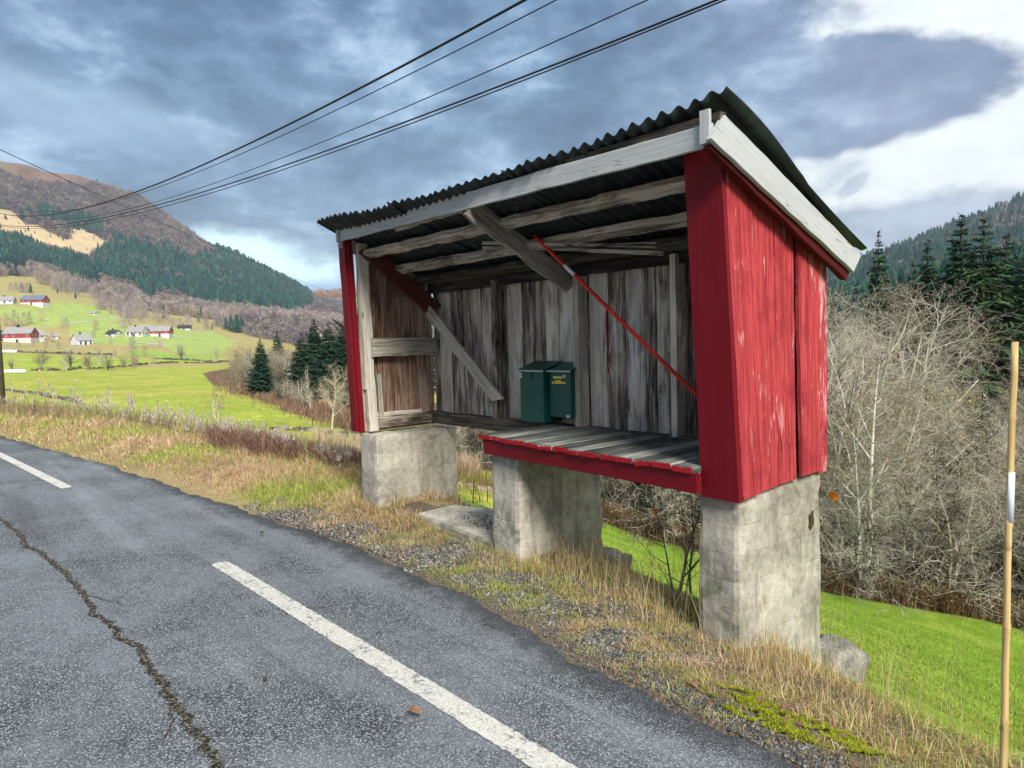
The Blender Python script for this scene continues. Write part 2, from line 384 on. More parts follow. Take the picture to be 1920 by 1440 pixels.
M['red_old'] = wood('faded_red_paint', None, paint=((.17, .010, .014), (.56, .072, .080)), wear=.54, wearcol=(.62, .36, .34), wearpos=True, grainb=.8)
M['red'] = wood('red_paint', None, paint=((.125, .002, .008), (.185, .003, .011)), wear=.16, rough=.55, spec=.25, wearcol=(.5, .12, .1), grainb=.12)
M['red_brown'] = wood('red_brown_paint', None, paint=((.07, .018, .014), (.12, .032, .025)), wear=.3, wearcol=(.25, .17, .13))
M['red_end'] = wood('worn_red_plank_end', None, paint=((.25, .006, .012), (.36, .012, .018)), wear=.5, wearcol=(.5, .42, .38))
M['red_shaded'] = wood('red_in_painted_shade', None, paint=((.055, .004, .005), (.09, .006, .008)), wear=.3, wearcol=(.2, .1, .09))  # red with the shade below the barge board put into its colour
M['white'] = wood('worn_white_paint', None, paint=((.36, .38, .385), (.52, .545, .55)), wear=.62, wearcol=(.20, .195, .18))

def m_concrete():
    m, T, b = mat('cast_concrete', .9, .2)
    v = T.new('ShaderNodeNewGeometry').outputs['Position']
    n1 = T.noise(v, 2.2, 6, .6, .4); n2 = T.noise(v, 22, 4, .65); n3 = T.noise(v, 150, 3, .7)
    s = T.new('ShaderNodeSeparateXYZ'); T.l.new(v, s.inputs[0])
    zz = T.math('ADD', T.math('ADD', s.outputs[2], T.math('MULTIPLY', s.outputs[1], .05)), T.math('MULTIPLY', T.math('SUBTRACT', n1, .5), .03))
    fr = T.math('FRACT', T.math('DIVIDE', zz, .155))
    line = T.math('ADD', T.rng(fr, .035, .0), T.rng(fr, .965, 1.0))
    line = T.math('MULTIPLY', line, T.rng(T.noise(v, 3.3, 3, .6), .45, .66))
    bandn = T.math('FLOOR', T.math('DIVIDE', zz, .155)); cb = T.new('ShaderNodeCombineXYZ'); T.put(cb.inputs[0], T.math('MULTIPLY', s.outputs[1], .8)); T.put(cb.inputs[1], T.math('MULTIPLY', bandn, 3.7))
    band = T.noise(cb.outputs[0], 2.0, 3)
    f = T.math('ADD', T.math('ADD', T.math('MULTIPLY', n1, .46), T.math('MULTIPLY', n2, .26)), T.math('ADD', T.math('MULTIPLY', n3, .12), T.math('MULTIPLY', band, .2)))
    c = T.ramp(f, [(.37, (.13, .115, .09)), (.45, (.28, .26, .215)), (.53, (.42, .39, .33)), (.63, (.60, .565, .485))])
    moss = T.math('MULTIPLY', T.rng(T.noise(v, 5, 6, .7, .5), .47, .62), T.rng(s.outputs[2], .85, .1))
    nrm = T.new('ShaderNodeNewGeometry').outputs['Normal']
    front = T.math('MULTIPLY', T.vec('DOT_PRODUCT', nrm, (0, -1, 0)), 1.0, clamp=True)
    c = T.mix(T.math('MULTIPLY', moss, T.math('ADD', .32, T.math('MULTIPLY', front, .5))), c, (.13, .15, .09))
    gold = T.rng(T.noise(T.vec('ADD', v, (3.1, .4, 9)), 2.6, 4, .6), .60, .72); c = T.mix(T.math('MULTIPLY', gold, .35), c, (.30, .21, .06))
    lich = T.rng(T.voro(v, 26), .16, .08); drip = T.rng(T.noise(T.vec('MULTIPLY', v, (9, 9, .9)), 1, 5, .65), .53, .66); c = T.mix(T.math('MULTIPLY', drip, .45), c, (.13, .12, .095)); lich = T.math('MULTIPLY', lich, T.rng(n1, .5, .62)); c = T.mix(T.math('MULTIPLY', lich, .6), c, (.62, .60, .52))
    pit = T.rng(T.voro(v, 34), .085, .05); c = T.mix(T.math('MULTIPLY', pit, .75), c, (.05, .048, .04))
    c = T.mix(T.math('MULTIPLY', line, .14), c, (.16, .15, .12))
    T.l.new(c, b.inputs['Base Color'])
    h = T.math('ADD', T.math('ADD', T.math('MULTIPLY', n2, .8), T.math('MULTIPLY', n3, .5)), T.math('ADD', T.math('MULTIPLY', pit, -1.2), T.math('MULTIPLY', line, -.35)))
    bumpn(T, b, h, .75, .012); return m
M['concrete'] = m_concrete()
def m_asphalt(worn=0):
    m, T, b = mat('asphalt' if not worn else 'worn_road_paint', .82, .3)
    v = T.new('ShaderNodeNewGeometry').outputs['Position']
    vn = T.new('ShaderNodeTexVoronoi'); T.l.new(v, vn.inputs['Vector']); vn.inputs['Scale'].default_value = 105
    cell = T.new('ShaderNodeSeparateColor'); T.l.new(vn.outputs['Color'], cell.inputs[0])
    dist = vn.outputs['Distance']
    v2 = T.new('ShaderNodeTexVoronoi'); T.l.new(v, v2.inputs['Vector']); v2.inputs['Scale'].default_value = 230
    c2 = T.new('ShaderNodeSeparateColor'); T.l.new(v2.outputs['Color'], c2.inputs[0])
    big = T.noise(v, .9, 5, .6, .5); mid = T.noise(v, 9, 4, .6)
    s = T.new('ShaderNodeSeparateXYZ'); T.l.new(v, s.inputs[0])
    a = T.math('ADD', T.math('MULTIPLY', cell.outputs[0], .6), T.math('MULTIPLY', c2.outputs[0], .4))
    c = T.ramp(a, [(.12, (.045, .050, .058)), (.4, (.115, .13, .145)), (.62, (.20, .22, .235)), (.86, (.42, .43, .42))])
    c = T.mix(T.rng(dist, .42, .62), c, (.028, .030, .034))
    c = T.mix(T.math('ADD', T.math('MULTIPLY', T.rng(big, .35, .65), .35), T.math('MULTIPLY', T.rng(mid, .3, .7), .15)), c, (.24, .27, .30))
    trk = T.noise(T.vec('MULTIPLY', v, (.13, 1.7, 1)), 1.0, 4, .6, .3)
    c = T.mix(T.math('MULTIPLY', T.rng(trk, .50, .66), .35), c, (.30, .325, .35)); c = T.mix(T.math('MULTIPLY', T.rng(trk, .47, .34), .45), c, (.05, .055, .06))
    # newer, darker bitumen along the outer edge
    edge = T.attr('edge', 2)
    ed = T.rng(T.math('ADD', edge, T.math('MULTIPLY', T.math('SUBTRACT', mid, .5), .35)), .30, .08)
    c = T.mix(T.math('MULTIPLY', ed, .62), c, (.020, .022, .025))
    if worn:
        wm = T.rng(T.math('ADD', T.math('MULTIPLY', T.noise(v, 38, 4, .75), .6), T.math('MULTIPLY', T.noise(v, 7, 3, .6), .4)), .47, .40)
        paint = T.ramp(a, [(.05, (.34, .33, .30)), (.4, (.52, .505, .46)), (.9, (.66, .64, .58))])
        c = T.mix(T.math('MULTIPLY', wm, .8), paint, c)
    T.l.new(c, b.inputs['Base Color'])
    h = T.math('ADD', T.math('MULTIPLY', dist, -1.0), T.math('MULTIPLY', cell.outputs[1], .5))
    bumpn(T, b, h, .55 if not worn else .35, .006); return m
M['asphalt'] = m_asphalt(); M['paint'] = m_asphalt(1)
def m_attrcol(name, rough=.9, spec=.1, nsc=8, amt=.35, bump=0, bscale=30, trans=0, big=None, sat=None):
    m, T, b = mat(name, rough, spec); c = T.attr('Col', 0)
    v = T.new('ShaderNodeNewGeometry').outputs['Position']
    n = T.noise(v, nsc, 6, .65)
    c = T.mix(1.0, c, T.ramp(n, [(.3, 1 - amt), (.5, 1.0), (.7, 1 + amt)]), 'MULTIPLY')
    T.l.new(c, b.inputs['Base Color'])
    if bump: bumpn(T, b, T.noise(v, bscale, 5, .7), bump, .03)
    if trans:
        tr = T.new('ShaderNodeBsdfTranslucent'); T.l.new(c, tr.inputs[0]); mx = T.new('ShaderNodeMixShader')
        mx.inputs[0].default_value = trans; T.l.new(b.outputs[0], mx.inputs[1]); T.l.new(tr.outputs[0], mx.inputs[2])
        T.l.new(mx.outputs[0], T.n['Material Output'].inputs[0])
    return m
M['blade'] = m_attrcol('grass_blades', .7, .2, 3, .2, trans=.3)
M['foliage'] = m_attrcol('needle_foliage', .75, .15, 2, .3)
M['farwood'] = m_attrcol('distant_foliage', .95, .02, .05, .3)
def m_terrain():
    m, T, b = mat('ground_cover', .95, .05); c = T.attr('Col', 0); v = T.new('ShaderNodeNewGeometry').outputs['Position']
    n0 = T.noise(v, 45, 5, .7); n1 = T.noise(v, 1.3, 6, .65); n2 = T.noise(v, .09, 5, .6, .6)
    vs = T.vec('MULTIPLY', v, (.045, .22, .1)); n3 = T.noise(vs, 1, 5, .65, .4)
    green = T.attr('green', 2)
    c2 = T.mix(T.math('MULTIPLY', green, T.rng(T.math('ADD', T.math('MULTIPLY', n3, .55), T.math('MULTIPLY', n1, .45)), .47, .56)), c, (.42, .37, .09))
    c2 = T.mix(1.0, c2, T.ramp(n0, [(.3, .6), (.5, 1.0), (.7, 1.35)]), 'MULTIPLY')
    c2 = T.mix(1.0, c2, T.ramp(n1, [(.3, .78), (.5, 1.0), (.7, 1.2)]), 'MULTIPLY')
    c2 = T.mix(1.0, c2, T.ramp(n2, [(.3, .85), (.5, 1.0), (.7, 1.15)]), 'MULTIPLY')
    T.l.new(c2, b.inputs['Base Color'])
    bumpn(T, b, n0, .5, .02); return m
M['terrain'] = m_terrain()
def m_bark(name, c0, c1, c2, birch=False):
    m, T, b = mat(name, .9, .1); v = T.new('ShaderNodeTexCoord').outputs['Object']
    n = T.noise(stretch(T, v, (9, 9, 3)), 1, 5, .65); c = T.ramp(n, [(.3, c0), (.5, c1), (.7, c2)])
    if birch:
        k = T.noise(stretch(T, v, (6, 6, 26)), 1, 4, .6); c = T.mix(T.rng(k, .58, .64), c, (.03, .028, .025))
    oi = T.new('ShaderNodeObjectInfo').outputs['Random']
    c = T.mix(1.0, c, T.ramp(oi, [(0, (.75, .78, .72)), (.5, (1, .97, .92)), (1, (1.2, 1.12, 1.05))]), 'MULTIPLY')
    T.l.new(c, b.inputs['Base Color']); return m
M['twig'] = m_bark('lichen_grey_twigs', (.24, .23, .19), (.47, .45, .385), (.72, .70, .62))
M['twig_brown'] = m_bark('brown_twigs', (.13, .11, .075), (.26, .225, .165), (.42, .375, .29))
M['twig_dark'] = m_bark('dark_bark', (.045, .04, .03), (.09, .078, .06), (.15, .13, .10))
M['twig_pale'] = m_bark('pale_straw_twigs', (.34, .31, .22), (.48, .45, .33), (.62, .58, .45))
M['birch'] = m_bark('birch_bark', (.34, .33, .30), (.52, .51, .47), (.66, .65, .61), True)
def m_plain(name, col, rough=.5, spec=.4, nsc=30, amt=.1, metal=0, bump=0):
    m, T, b = mat(name, rough, spec); v = T.new('ShaderNodeTexCoord').outputs['Object']; n = T.noise(v, nsc, 4, .6)
    c = T.mix(1.0, col, T.ramp(n, [(.3, 1 - amt), (.7, 1 + amt)]), 'MULTIPLY'); T.l.new(c, b.inputs['Base Color'])
    b.inputs['Metallic'].default_value = metal
    if bump: bumpn(T, b, n, bump, .005)
    return m
M['mailgreen'] = m_plain('dark_green_enamel', (.003, .075, .062), .4, .4, 12, .15)
M['mailedge'] = m_plain('worn_light_edge', (.35, .42, .42), .5)
M['yellow'] = m_plain('yellow_sticker', (.92, .72, .05), .5)
M['sticker'] = m_plain('white_sticker', (.72, .76, .78), .5)
M['ink'] = m_plain('dark_print', (.06, .05, .02), .6)
M['pinksticker'] = m_plain('pink_sticker', (.60, .38, .42), .5)
M['orange'] = m_plain('signal_red_paint', (.62, .022, .008), .45, .4, 14, .12)
M['band'] = m_plain('reflective_tape', (.68, .72, .78), .3, .6, 40, .08)
M['cable'] = m_plain('black_cable', (.012, .013, .016), .6, .3)
M['steel'] = m_plain('dull_steel', (.12, .12, .12), .5, .5, 20, .2, .6)
M['orangeleaf'] = m_plain('orange_leaf', (.75, .22, .02), .7, .2, 60, .25)
M['brownleaf'] = m_plain('brown_leaf', (.20, .11, .07), .8, .2, 60, .3)
M['wrap'] = m_plain('white_bale_wrap', (.75, .78, .80), .45, .4, 6, .08)
def m_bamboo():
    m, T, b = mat('bamboo_cane', .5, .35); v = T.attr('loc', 1)
    n = T.noise(stretch(T, v, (3, 60, 1)), 1, 5, .6); n2 = T.noise(stretch(T, v, (9, 9, 1)), 1, 3)
    c = T.ramp(n, [(.3, (.36, .23, .08)), (.5, (.55, .39, .16)), (.7, (.68, .53, .26))])
    c = T.mix(T.rng(n2, .62, .72), c, (.16, .09, .04)); T.l.new(c, b.inputs['Base Color']); return m
M['bamboo'] = m_bamboo()
def m_roof():
    m, T, b = mat('old_corrugated_roofing', .55, .35)
    v = T.new('ShaderNodeNewGeometry').outputs['Position']
    n = T.noise(v, 5, 6, .65, .3); n2 = T.noise(v, 40, 4, .7)
    c = T.ramp(T.math('ADD', T.math('MULTIPLY', n, .6), T.math('MULTIPLY', n2, .4)), [(.3, (.007, .010, .012)), (.5, (.018, .027, .029)), (.66, (.045, .062, .058)), (.8, (.11, .12, .10))])
    c = T.mix(T.math('MULTIPLY', T.rng(n, .62, .68), T.rng(n2, .45, .6)), c, (.22, .25, .15))
    T.l.new(c, b.inputs['Base Color']); bumpn(T, b, n2, .3, .004); return m
M['roof'] = m_roof()
def m_stone():
    m, T, b = mat('mossy_stone', .92, .15); v = T.new('ShaderNodeNewGeometry').outputs['Position']
    n = T.noise(v, 9, 6, .7, .4); n2 = T.noise(v, 50, 4, .7)
    c = T.ramp(T.math('ADD', T.math('MULTIPLY', n, .6), T.math('MULTIPLY', n2, .4)), [(.3, (.09, .085, .075)), (.5, (.27, .26, .23)), (.68, (.5, .49, .46))])
    c = T.mix(T.math('MULTIPLY', T.rng(T.noise(v, 4, 4, .6), .52, .62), .5), c, (.14, .14, .06))
    T.l.new(c, b.inputs['Base Color']); bumpn(T, b, T.math('ADD', n, T.math('MULTIPLY', n2, .5)), .9, .04); return m
M['stone'] = m_stone()
M['gravel'] = m_attrcol('roadside_gravel', .85, .25, 60, .25)

# ------------------------------------------------------------------ land cover (what grows where, by region of the valley)
def inpoly(px, py, P):
    P = np.array(P, float); n = len(P); c = np.zeros(px.shape, bool); j = n - 1
    for i in range(n):
        xi, yi = P[i]; xj, yj = P[j]
        if yi != yj: c ^= ((yi > py) != (yj > py)) & (px < (xj - xi) * (py - yi) / (yj - yi) + xi)
        j = i
    return c
CONIF = [[(0, 464), (36, 453), (73, 475), (120, 486), (160, 493), (175, 512), (190, 537), (157, 537), (120, 522), (73, 508), (36, 515), (-80, 511), (-80, 464)],
         [(182, 479), (226, 450), (262, 464), (313, 468), (364, 493), (401, 479), (408, 453), (456, 475), (510, 500), (558, 522), (583, 548), (587, 584), (540, 592), (467, 581), (419, 582), (379, 577), (335, 560), (277, 563), (233, 537), (204, 530), (175, 515)],
         [(36, 406), (91, 395), (109, 406), (153, 406), (190, 428), (208, 450), (164, 431), (120, 424), (73, 417)],
         [(1600, 500), (1700, 470), (1800, 440), (1900, 420), (2300, 380), (2300, 520), (1900, 540), (1700, 530), (1600, 530)]]
CLEAR = [(-80, 384), (22, 395), (47, 417), (80, 424), (91, 435), (128, 450), (128, 424), (164, 431), (211, 459), (175, 479), (171, 500), (146, 486), (120, 479), (91, 475), (62, 468), (36, 450), (-80, 435)]
SUMMIT = [(-300, 200), (330, 200), (290, 372), (262, 366), (225, 362), (180, 352), (128, 351), (95, 350), (55, 344), (0, 324), (-300, 322)]
# fields: (polygon, colour, how streaky)
G1 = (.28, .34, .055); G2 = (.30, .38, .10); OLV = (.33, .28, .12); BRN = (.17, .115, .07); LIME = (.20, .33, .035)
FIELDS = [([(-300, 570), (60, 575), (120, 566), (185, 572), (215, 590), (240, 600), (190, 606), (130, 612), (60, 612), (0, 592), (-300, 590)], G2, .1),
          ([(130, 612), (190, 606), (240, 606), (262, 620), (300, 612), (330, 616), (400, 622), (440, 640), (418, 662), (330, 662), (300, 645), (236, 648), (150, 640), (130, 630)], G2, .1),
          ([(-300, 664), (40, 664), (100, 664), (200, 669), (300, 674), (420, 678), (400, 680), (260, 685), (200, 692), (120, 694), (60, 694), (-300, 690)], (.27, .36, .05), .6),
          ([(250, 650), (330, 664), (420, 664), (416, 676), (330, 672), (240, 668)], (.23, .35, .07), .3),
          ([(585, 562), (700, 560), (700, 582), (600, 582)], (.15, .27, .06), 0),
          ([(532, 604), (590, 603), (590, 612), (540, 616)], (.22, .32, .08), 0)]
TKX = [1100, 1215, 1556, 1920, 2800]; TKD = [21, 20.5, 18.2, 19.3, 19]   # foot of the thicket
def cover(x, y, z):
    x = np.asarray(x); D = np.hypot(x, y); px, py = projv(np.stack([x, y, z], 1)); s = y - yE(x); n = len(x)
    rs = np.random.RandomState(3); j1 = bump(x, y, 9, 8, 4) * 4; pj = py + j1 * np.clip(60 / D, 0, 1) * .5
    C = np.zeros((n, 3)); g = np.zeros(n)
    C[:] = G1; g[:] = .75                                                  # the big meadow
    right = px > 1100
    C[right] = LIME; g[right] = .22
    # near verge: thatch and soil
    nr = (s < np.interp(x, [-8, -3, -1.5], [1.6, 1.3, .95]) + .12 * bump(x, y, 1.2)) & (D < 60); C[nr] = (.27, .21, .11); g[nr] = 0
    soil = (s < 1.0) & (D < 9) & (x > -7); C[soil] = (.13, .105, .075)
    # under the thicket and the brush
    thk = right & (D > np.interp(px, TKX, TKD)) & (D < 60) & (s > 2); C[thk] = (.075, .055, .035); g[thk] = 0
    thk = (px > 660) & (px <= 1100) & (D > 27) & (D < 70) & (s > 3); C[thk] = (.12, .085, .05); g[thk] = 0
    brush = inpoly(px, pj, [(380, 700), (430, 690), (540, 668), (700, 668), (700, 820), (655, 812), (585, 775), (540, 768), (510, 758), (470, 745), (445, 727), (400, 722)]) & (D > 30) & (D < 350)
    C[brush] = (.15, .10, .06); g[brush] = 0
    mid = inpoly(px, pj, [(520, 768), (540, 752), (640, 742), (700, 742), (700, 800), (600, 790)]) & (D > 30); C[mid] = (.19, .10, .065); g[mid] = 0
    fr = (D > 300) & (~inpoly(px, py, FIELDS[2][0])); C[fr] = OLV; g[fr] = .25
    lo = (D > 95) & (D < 300) & (px > 430); C[lo] = (.16, .13, .085); g[lo] = .1
    lo = (D > 60) & (px > 1050); C[lo] = (.12, .12, .08); g[lo] = 0
    for P, c, gg in FIELDS:
        mm = inpoly(px, py + j1 * .1, P) & (D > 120); C[mm] = c; g[mm] = gg
    mt = (D > 880) & (px < 660) & (py < np.interp(px, [0, 70, 120, 170, 200, 300, 400, 540, 640], [512, 514, 526, 548, 560, 582, 594, 600, 612]))
    C[mt] = (.12, .10, .105); g[mt] = 0
    mb_ = mt & (py > np.interp(px, [0, 100, 200, 300, 400, 540, 640], [500, 505, 535, 562, 575, 590, 600])); C[mb_] = (.27, .235, .15)
    rt = (D > 300) & (px > 1400); C[rt] = (.12, .12, .11); g[rt] = 0
    fo = (D > 700) & (D < 2000)
    for P in CONIF: mm = inpoly(px, py, P) & fo; C[mm] = (.035, .06, .045)
    mm = inpoly(px, py + bump(x, y, 40, 8, 2) * 4, CLEAR) & fo; C[mm] = (.46, .35, .20)
    mm = inpoly(px, py + bump(x, y, 120, 8, 6) * 5, SUMMIT) & fo; C[mm] = np.array([.165, .10, .07])[None] * (1 + .25 * bump(x[mm], y[mm], 70, 8, 1))[:, None]
    ol = mm & (bump(x, y, 260, 8, 10) > .45); C[ol] = (.15, .13, .07)
    far = (D > 2000) & (px > 500); C[far] = (.28, .17, .09); mm = inpoly(px, py, FIELDS[4][0]); C[mm & far] = (.17, .30, .07)
    orj = (px > 560) & (px < 1300) & (D > 1900) & (py < 560); C[orj] = (.30, .20, .10)
    return np.clip(C, .005, 1), g
def build_terrain():
    a0 = math.atan2(_fw[1], _fw[0])
    inner = np.linspace(-42, 42, 760); oL = np.linspace(-180, -42, 70)[:-1]; oR = np.linspace(42, 180, 70)[1:-1]
    az = a0 - np.radians(np.concatenate([oL, inner, oR])); nA = len(az)
    D = np.concatenate([np.exp(np.linspace(math.log(.4), math.log(1.8), 20)), np.exp(np.linspace(math.log(1.82), math.log(9), 230)), np.exp(np.linspace(math.log(9.1), math.log(60), 150)), np.exp(np.linspace(math.log(60.8), math.log(900), 180)), np.exp(np.linspace(math.log(905), math.log(1760), 120)), np.exp(np.linspace(math.log(1800), math.log(2900), 16))])
    A, DD = np.meshgrid(az, D, indexing='xy'); x = (DD * np.cos(A)).ravel(); y = (DD * np.sin(A)).ravel(); z = Hn(x, y)
    V = np.stack([x, y, z], 1); nD = len(D)
    i = np.arange(nD - 1)[:, None] * nA; j = np.arange(nA)[None]; jn = (j + 1) % nA
    Q = np.stack([i + j, i + jn, i + nA + jn, i + nA + j], -1).reshape(-1, 4)[:, ::-1]
    V = np.vstack([V, [[0, 0, H(0, 0)]]]); c = len(V) - 1
    T = np.stack([np.full(nA, c), np.arange(nA), (np.arange(nA) + 1) % nA], -1)[:, ::-1]
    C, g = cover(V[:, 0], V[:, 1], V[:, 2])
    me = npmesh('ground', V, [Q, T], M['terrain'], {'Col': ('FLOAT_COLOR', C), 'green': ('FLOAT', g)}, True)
    tag(link('ground', me), 'green valley fields rising to wooded hills', 'ground', None, 'structure')
build_terrain()

# ------------------------------------------------------------------ road
def ridge_noise(x, o=0, a=1): return a * (.03 * np.sin(x * 3.1 + o) + .022 * np.sin(x * 8.3 + 1 + o) + .014 * np.sin(x * 21 + 2 + o) + .008 * np.sin(x * 47 + o))
def roadz(x, y, s): return .006 + .03 * sst((-s) / 2.5) - .07 * sst((s + .12) / .25)
def build_road():
    xs = np.concatenate([np.linspace(-60, -20, 60), np.linspace(-19.9, 6, 900), np.linspace(6.2, 60, 40)])
    ts = np.concatenate([[0, .01, .03, .06, .1, .16, .25, .4, .6, .9], np.linspace(1.3, 6.6, 18)])
    X, S = np.meshgrid(xs, ts); e = yE(X) + ridge_noise(X)
    Y = np.where(S < 1, e - S, yE(X) - S); Z = roadz(X, Y, -S)
    V = np.stack([X, Y, Z], -1).reshape(-1, 3); nx = len(xs)
    i = np.arange(len(ts) - 1)[:, None] * nx; j = np.arange(nx - 1)[None]
    Q = np.stack([i + j, i + nx + j, i + nx + j + 1, i + j + 1], -1).reshape(-1, 4)
    me = npmesh('road', V, [Q], M['asphalt'], {'edge': ('FLOAT', S.ravel())}, True)
    tag(link('road', me), 'grey asphalt country road with a ragged edge', 'road', None, 'structure')
    # painted dashes
    def strip(pts, w, seed):
        rr = np.random.RandomState(seed); a, b_ = np.array(pts[0][:2]), np.array(pts[1][:2]); d = b_ - a; L = np.linalg.norm(d); d /= L; nn = np.array([-d[1], d[0]])
        k = int(L / .02); t = np.linspace(0, L, k); Vv = []
        for q in t:
            ew = 1 if 0.03 < q < L - .03 else .8
            for sg in np.linspace(-1, 1, 5):
                p = a + d * q + nn * sg * (w / 2 * ew + (rr.randn() * .003 if abs(sg) == 1 else 0)); Vv.append((p[0], p[1], roadz(p[0], p[1], p[1] - yE(p[0])) + .004))
        Qq = [(r * 5 + c_, r * 5 + c_ + 1, r * 5 + c_ + 6, r * 5 + c_ + 5) for r in range(k - 1) for c_ in range(4)]
        me = npmesh('road_marking', Vv, [np.array(Qq)[:, ::-1]], M['paint'], {'edge': ('FLOAT', np.full(len(Vv), 2.))})
        return tag(link('road_marking', me), None, 'road marking', 'white dashes on the road', 'structure')
    a = onz(410, 1052, .03); b_ = onz(1052, 1440, .03); dr = (b_ - a); dr /= np.linalg.norm(dr)
    strip((a, b_ + dr * 1.2), .125, 1)['label'] = 'long worn white dash running out of the bottom of the photo'
    c0 = onz(126, 913, .03); c1 = onz(0, 851, .03); d2 = (c1 - c0) / np.linalg.norm(c1 - c0)
    strip((c0, c0 + d2 * 6.5), .125, 2)['label'] = 'far white dash cut by the left edge of the photo'
    # long crack
    P = [onz(*p, .03) for p in [(-160, 880), (-80, 925), (0, 980), (60, 1035), (120, 1088), (165, 1140), (210, 1182), (262, 1225), (275, 1260), (300, 1310), (340, 1370), (392, 1432), (430, 1500), (500, 1640), (560, 1850), (700, 2300)]]
    P = np.array(P); t = np.linspace(0, len(P) - 1, 700); cx_ = np.interp(t, range(len(P)), P[:, 0]); cy_ = np.interp(t, range(len(P)), P[:, 1])
    rr = np.random.RandomState(5); nz = np.cumsum(rr.randn(700)) * .0042; nz -= np.linspace(nz[0], nz[-1], 700); cy_ = cy_ + nz
    wL = .003 + .012 * np.abs(np.sin(t * 9 + nz * 40)) + np.abs(rr.randn(700)) * .010; wR = .003 + .011 * np.abs(np.sin(t * 7 + 2)) + np.abs(rr.randn(700)) * .010
    Z = roadz(cx_, cy_, cy_ - yE(cx_)) + .004
    V = np.vstack([np.stack([cx_, cy_ + wL, Z], 1), np.stack([cx_, cy_ - wR, Z], 1)]); n = 700
    Q = np.array([(i, n + i, n + i + 1, i + 1) for i in range(n - 1)])
    m, T, b = mat('crack_rubble', .95, .1); v = T.new('ShaderNodeNewGeometry').outputs['Position']
    k = T.noise(v, 55, 4, .7); T.l.new(T.ramp(k, [(.36, (.012, .012, .012)), (.50, (.04, .037, .032)), (.60, (.22, .19, .14)), (.7, (.34, .31, .25))]), b.inputs[0]); bumpn(T, b, k, 1, .02)
    for bi, (i0, L_, ang_) in enumerate([(215, .5, .7), (430, .4, -.6), (505, .35, -.4)]):
        k = 40; q = np.linspace(0, 1, k); bx_ = cx_[i0] + L_ * q * math.cos(ang_) ; by_ = cy_[i0] + L_ * q * math.sin(ang_) * .6 + np.cumsum(rr.randn(k)) * .004; bw = .0045 * (1 - q) + .001 + np.abs(rr.randn(k)) * .0015; bz = roadz(bx_, by_, by_ - yE(bx_)) + .0045
        o_ = len(V); V = np.vstack([V, np.stack([bx_, by_ + bw, bz], 1), np.stack([bx_, by_ - bw, bz], 1)]); Q = np.vstack([Q, [(o_ + i, o_ + k + i, o_ + k + i + 1, o_ + i + 1) for i in range(k - 1)]])
    tag(link('road_crack', npmesh('road_crack', V, [Q], m)), 'long dark crack with loose grit along the lane', 'road crack', None, 'structure')
build_road()

